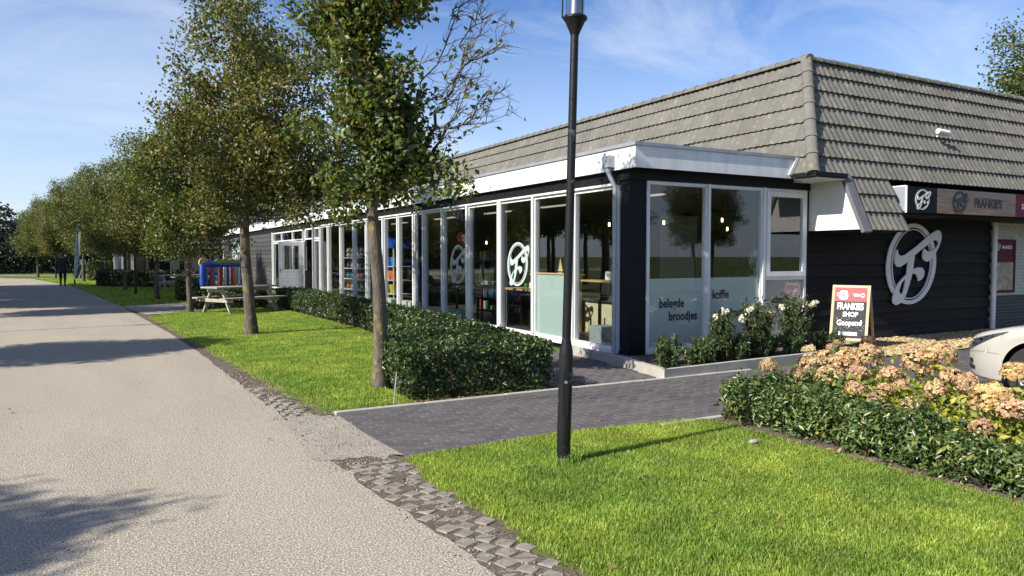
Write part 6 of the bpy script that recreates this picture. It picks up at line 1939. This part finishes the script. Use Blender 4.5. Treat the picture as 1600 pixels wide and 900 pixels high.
# ------------------------------------------------------------------ person walking away
def skin_person(loc, rz):
    J = {'pel': ((0, 0, .93), .145), 'sp': ((0, .01, 1.12), .15), 'ch': ((0, .02, 1.32), .17), 'nk': ((0, .05, 1.50), .062), 'hd': ((0, .07, 1.60), .088), 'hd2': ((0, .08, 1.70), .085),
         'lh': ((-.1, 0, .88), .105), 'lk': ((-.1, .05, .48), .068), 'la': ((-.1, -.07, .10), .045), 'lt': ((-.1, .08, .045), .038), 'rh': ((.1, 0, .88), .105), 'rk': ((.1, -.02, .48), .068), 'ra': ((.1, .1, .10), .045), 'rt': ((.1, .25, .045), .038),
         'ls': ((-.19, .02, 1.42), .078), 'le': ((-.29, -.02, 1.16), .058), 'lw': ((-.30, .10, .92), .042), 'rs': ((.19, .02, 1.42), .078), 're': ((.28, .0, 1.15), .058), 'rw': ((.29, .16, .93), .042)}
    E = [('pel', 'sp'), ('sp', 'ch'), ('ch', 'nk'), ('nk', 'hd'), ('hd', 'hd2'), ('pel', 'lh'), ('lh', 'lk'), ('lk', 'la'), ('la', 'lt'), ('pel', 'rh'), ('rh', 'rk'), ('rk', 'ra'), ('ra', 'rt'), ('ch', 'ls'), ('ls', 'le'), ('le', 'lw'), ('ch', 'rs'), ('rs', 're'), ('re', 'rw')]
    ks = list(J)
    pts = [J[k][0] for k in ks]
    rad = [J[k][1] for k in ks]
    ed = [(ks.index(a), ks.index(b)) for a, b in E]
    for w, sx in (('lw', -1), ('rw', 1)):       # palm, four fingers and a thumb
        wx = J[w][0]
        pts.append((wx[0] + sx * .005, wx[1] + .03, wx[2] - .07))
        rad.append(.034)
        pi_ = len(pts) - 1
        ed.append((ks.index(w), pi_))
        for f, (dy, L) in enumerate(((-.028, .065), (-.009, .078), (.01, .074), (.028, .058))):
            pts.append((wx[0] + sx * .01, wx[1] + .035 + dy, wx[2] - .07 - L * .6))
            rad.append(.010)
            pts.append((wx[0] - sx * .008, wx[1] + .045 + dy, wx[2] - .07 - L * 1.15))
            rad.append(.008)
            ed += [(pi_, len(pts) - 2), (len(pts) - 2, len(pts) - 1)]
        pts.append((wx[0] - sx * .02, wx[1] + .085, wx[2] - .09))
        rad.append(.009)
        ed.append((pi_, len(pts) - 1))
    me = bpy.data.meshes.new('body')
    me.from_pydata(pts, ed, [])
    o = bpy.data.objects.new('body_tmp', me)
    COL.objects.link(o)
    md = o.modifiers.new('skin', 'SKIN')
    for i, r in enumerate(rad):
        me.skin_vertices[0].data[i].radius = (r, r * (0.78 if i in (0, 1, 2) else 1))
        me.skin_vertices[0].data[i].use_root = (i == 0)
    o.modifiers.new('sub', 'SUBSURF').levels = 2
    dg = bpy.context.evaluated_depsgraph_get()
    bm2 = bpy.data.meshes.new_from_object(o.evaluated_get(dg))
    bpy.data.objects.remove(o)
    bm2.name = 'body'
    for m in ('jacket', 'trouser', 'skin'):
        bm2.materials.append(M[m])
    for p in bm2.polygons:
        c = p.center
        if c.z > 1.50 or (abs(c.x) > 0.24 and c.z < 0.92):
            p.material_index = 2
        elif c.z < 0.86 and abs(c.x) < 0.24:
            p.material_index = 1
        else:
            p.material_index = 0
        p.use_smooth = True
    t = thing('person', 'person in a dark jacket and black trousers walking away along the road', 'person', loc, rz)
    b = bpy.data.objects.new('body', bm2)
    COL.objects.link(b)
    b.parent = t
    part('hair', MB().lathe([(0.075, 1.585), (0.104, 1.63), (0.108, 1.70), (0.085, 1.765), (0.02, 1.79)], 14, (0, .062, 0)), 'hair', t, local=True, sm=60)
    part('nose', MB().lathe([(0.004, 0.0), (0.016, 0.006), (0.01, 0.03)], 8, (0, 0.165, 1.645)), 'skin', t, local=True, sm=60)
    for sx in (-1, 1):
        part('shoe', MB().bbox(sx * .1 - .05, sx * .1 + .05, (-.12 if sx < 0 else .05), (.16 if sx < 0 else .33), 0.0, 0.09, .02), 'ink', t, local=True)
        part('eye', MB().lathe([(.004, 0), (.012, .006), (.004, .014)], 8, (sx * .033, .155, 1.665)), 'ink', t, local=True)
        part('ear', MB().lathe([(.004, 0), (.016, .015), (.014, .04), (.004, .05)], 8, (sx * .102, .07, 1.62)), 'skin', t, local=True)
    part('jacket_hem', MB().lathe([(0.172, 0.80), (0.182, 0.84), (0.178, 1.05), (0.168, 1.1)], 20), 'jacket', t, local=True, sm=60)
    return t
skin_person((-1.95, 46.4, 0.0), R(6))

# ------------------------------------------------------------------ far verge: flag, panel, pergola, house, bicycle
fl_ = thing('feather_flag', 'pale blue feather flag on a pole right of the walking person', 'flag', (-1.45, 48.0, 0))
part('base', MB().lathe([(0.2, 0), (0.2, 0.05), (0.05, 0.08), (0.03, 0.3)], 12), 'ink', fl_, local=True)
part('pole', MB().tube([(0, 0, 0.05), (0.02, 0, 1.0), (0.12, 0, 2.4), (0.2, 0, 3.4)], 0.018, 6), 'steel', fl_, local=True)
part('cloth', MB().prism([[(0.0, 0.55), (0.08, 0.5), (0.24, 1.6), (0.34, 2.9), (0.28, 3.4), (0.2, 3.4), (0.11, 2.4), (0.04, 1.2)]], lambda u, v, w: (u + .015, w + 0.02 * math.sin(v * 4), v), 0.01), 'flag', fl_, local=True)
pn = thing('info_panel', 'dark green board with white slanted stripes on the verge by the flag', 'sign', (-1.55, 60.6, 0))
part('board', MB().bbox(-0.36, 0.40, 0, 0.45, 0.0, 1.0, 0.01), 'cabinet', pn, local=True)
for x in (-0.38, -0.06):
    part('stripe', MB().prism([[(x, .05), (x + .06, .05), (x + .36, .95), (x + .30, .95)]], lambda u, v, w: (u, -0.005 - w, v), 0.01), 'whiteink', pn, local=True)
part('sheet', MB().bbox(0.05, 0.42, 0.05, 0.1, 1.0, 1.36, 0.004), 'whiteink', pn, local=True)
pg = thing('pergola', 'row of white pergola posts with flat beams beyond the clipped hedge', 'pergola', (1.0, 64, 0))
for k in range(4):
    y = 59.5 + k * 3.6
    for dx in (0.0, 0.55):
        part('post', MB().box(1.15 - k * 0.16 + dx, 1.33 - k * 0.16 + dx, y, y + 0.2, 0, 2.75), 'white', pg)
part('beam', MB().beam((1.2, 59.3, 2.84), (0.70, 70.8, 2.84), 0.2, 0.16), 'white', pg)
part('beam', MB().beam((1.2, 59.45, 2.84), (7.5, 59.45, 2.84), 0.2, 0.16), 'coping', pg)
for k in range(8):
    part('rafter', MB().beam((1.6 + k * 0.42, 59.6, 2.95), (1.6 + k * 0.42, 63.0, 2.95), 0.07, 0.1), 'coping', pg)
rs_ = thing('reed_screen', 'tan reed screen standing beyond the pergola posts', 'screen', (2.6, 62.5, 0))
for k in range(4):
    part('panel', MB().bbox(1.55 + k * 0.62, 2.15 + k * 0.62, 62.5, 62.56, 0.1, 1.75, 0.01), 'reed', rs_)

fh = thing('neighbour_house', 'dark tiled neighbouring house with beige lettered wall panel at the end of the shop', 'building', (8, 57, 0))
HY_ = 56.0
part('wall', MB().box(2.7, 16, HY_, HY_ + 8, 0, 2.6), 'black', fh)
part('panel', MB().box(4.9, 9.5, HY_ - 0.06, HY_ - 0.001, 0.45, 2.05), 'beige', fh)
part('panel', MB().box(4.0, 4.6, HY_ - 0.06, HY_ - 0.001, 0.45, 1.25), 'beige', fh)
part('lettering', text_mb('Sop', 1.55, lambda u, v, w: (7.0 + u, HY_ - 0.075, 1.15 + v), 0, xs=0.95, bold=0.0, shear=0.12), 'ink', fh)
for (x0, x1) in ((3.0, 3.9), (4.02, 4.85)):
    mb = MB()
    frame_bars(mb, x0, x1, 1.27, 2.1, 0.06, lambda m_, *q_: pl_end(m_, *q_, d0=HY_ - 0.07, d1=HY_ - 0.001))
    wf = part('window', mb, 'white', fh)
    part('pane', MB().box(x0 + .06, x1 - .06, HY_ - 0.04, HY_ - 0.03, 1.33, 2.04), 'glass', wf)
F_far = slope_frame((2.2, HY_ - 0.55, 2.1), (1, 0, 0), (0, 0.62, 1))
rf = part('roof', MB().add([F_far @ Vector(p) for p in ((0, 0, 0), (14.4, 0, 0), (14.4, 3.4, 0), (0.0, 3.4, 0), (0, 0, -.12), (14.4, 0, -.12), (14.4, 3.4, -.12), (0, 3.4, -.12))], [(0, 1, 2, 3), (7, 6, 5, 4), (0, 4, 5, 1), (1, 5, 6, 2), (2, 6, 7, 3), (3, 7, 4, 0)]), 'underlay', fh)
ft = MB()
for r_ in range(9):
    for c_i in range(48):
        T = F_far @ Matrix.Translation((c_i * 0.3, -0.03 + r_ * 0.375, 0.0))
        ft.add([T @ Vector((p[0], p[1], p[2] * 1.5)) for p in tv], tf)
me = ft.mesh('roof_tiles')
smooth(me, 50)
part('roof_tiles', me, 'fartile', rf, kind='stuff')
part('ridge', MB().tube([F_far @ Vector((0, 3.4, 0.03)), F_far @ Vector((14.4, 3.4, 0.03))], 0.12, 8), 'fartile', rf)
part('roof_top', MB().box(2.2, 16.6, HY_ + 1.3, HY_ + 8, 4.7, 4.9), 'underlay', fh)
part('chimney', MB().box(9.6, 10.3, HY_ + 1.6, HY_ + 2.3, 4.9, 6.3), 'whitewall', fh)

bk_ = thing('bicycle', 'black bicycle parked before the beige lettered panel', 'bicycle', (4.9, 54.8, 0), R(8))
for x in (-0.52, 0.52):
    w = part('wheel', MB().tube([(x + 0.33 * math.cos(a), 0, 0.35 + 0.33 * math.sin(a)) for a in [i * math.pi / 14 for i in range(29)]], 0.02, 6), 'tyre', bk_, local=True)
    spm = MB()
    for k in range(12):
        a = k * math.pi / 6
        spm.tube([(x, 0, 0.35), (x + 0.32 * math.cos(a), 0, 0.35 + 0.32 * math.sin(a))], 0.003, 3)
    part('spokes', spm, 'steel', w, local=True)
part('frame', MB().tube([(0.52, 0, 0.35), (0.36, 0, 0.95)], 0.018, 6).tube([(0.40, 0, 0.82), (-0.08, 0, 0.32)], 0.018, 6).tube([(-0.08, 0, 0.32), (-0.22, 0, 0.88)], 0.018, 6).tube([(-0.08, 0, 0.32), (-0.52, 0, 0.35)], 0.012, 6).tube([(-0.2, 0, 0.78), (-0.52, 0, 0.35)], 0.012, 6).tube([(0.38, 0, 0.88), (-0.17, 0, 0.6)], 0.016, 6), 'ink', bk_, local=True)
part('handlebar', MB().tube([(0.36, 0, 0.95), (0.38, 0, 1.08), (0.36, 0.25, 1.12), (0.2, 0.28, 1.1)], 0.014, 6).tube([(0.38, 0, 1.08), (0.36, -0.25, 1.12), (0.2, -0.28, 1.1)], 0.014, 6), 'ink', bk_, local=True)
part('saddle', MB().prism([[(-.36, -.08), (-.36, .08), (-.2, .04), (-.1, .02), (-.1, -.02), (-.2, -.04)]], lambda u, v, w: (u, v, 0.9 + w), 0.05), 'ink', bk_, local=True)
part('kickstand', MB().tube([(-0.1, 0, 0.3), (-0.15, 0.15, 0)], 0.01, 5), 'steel', bk_, local=True)
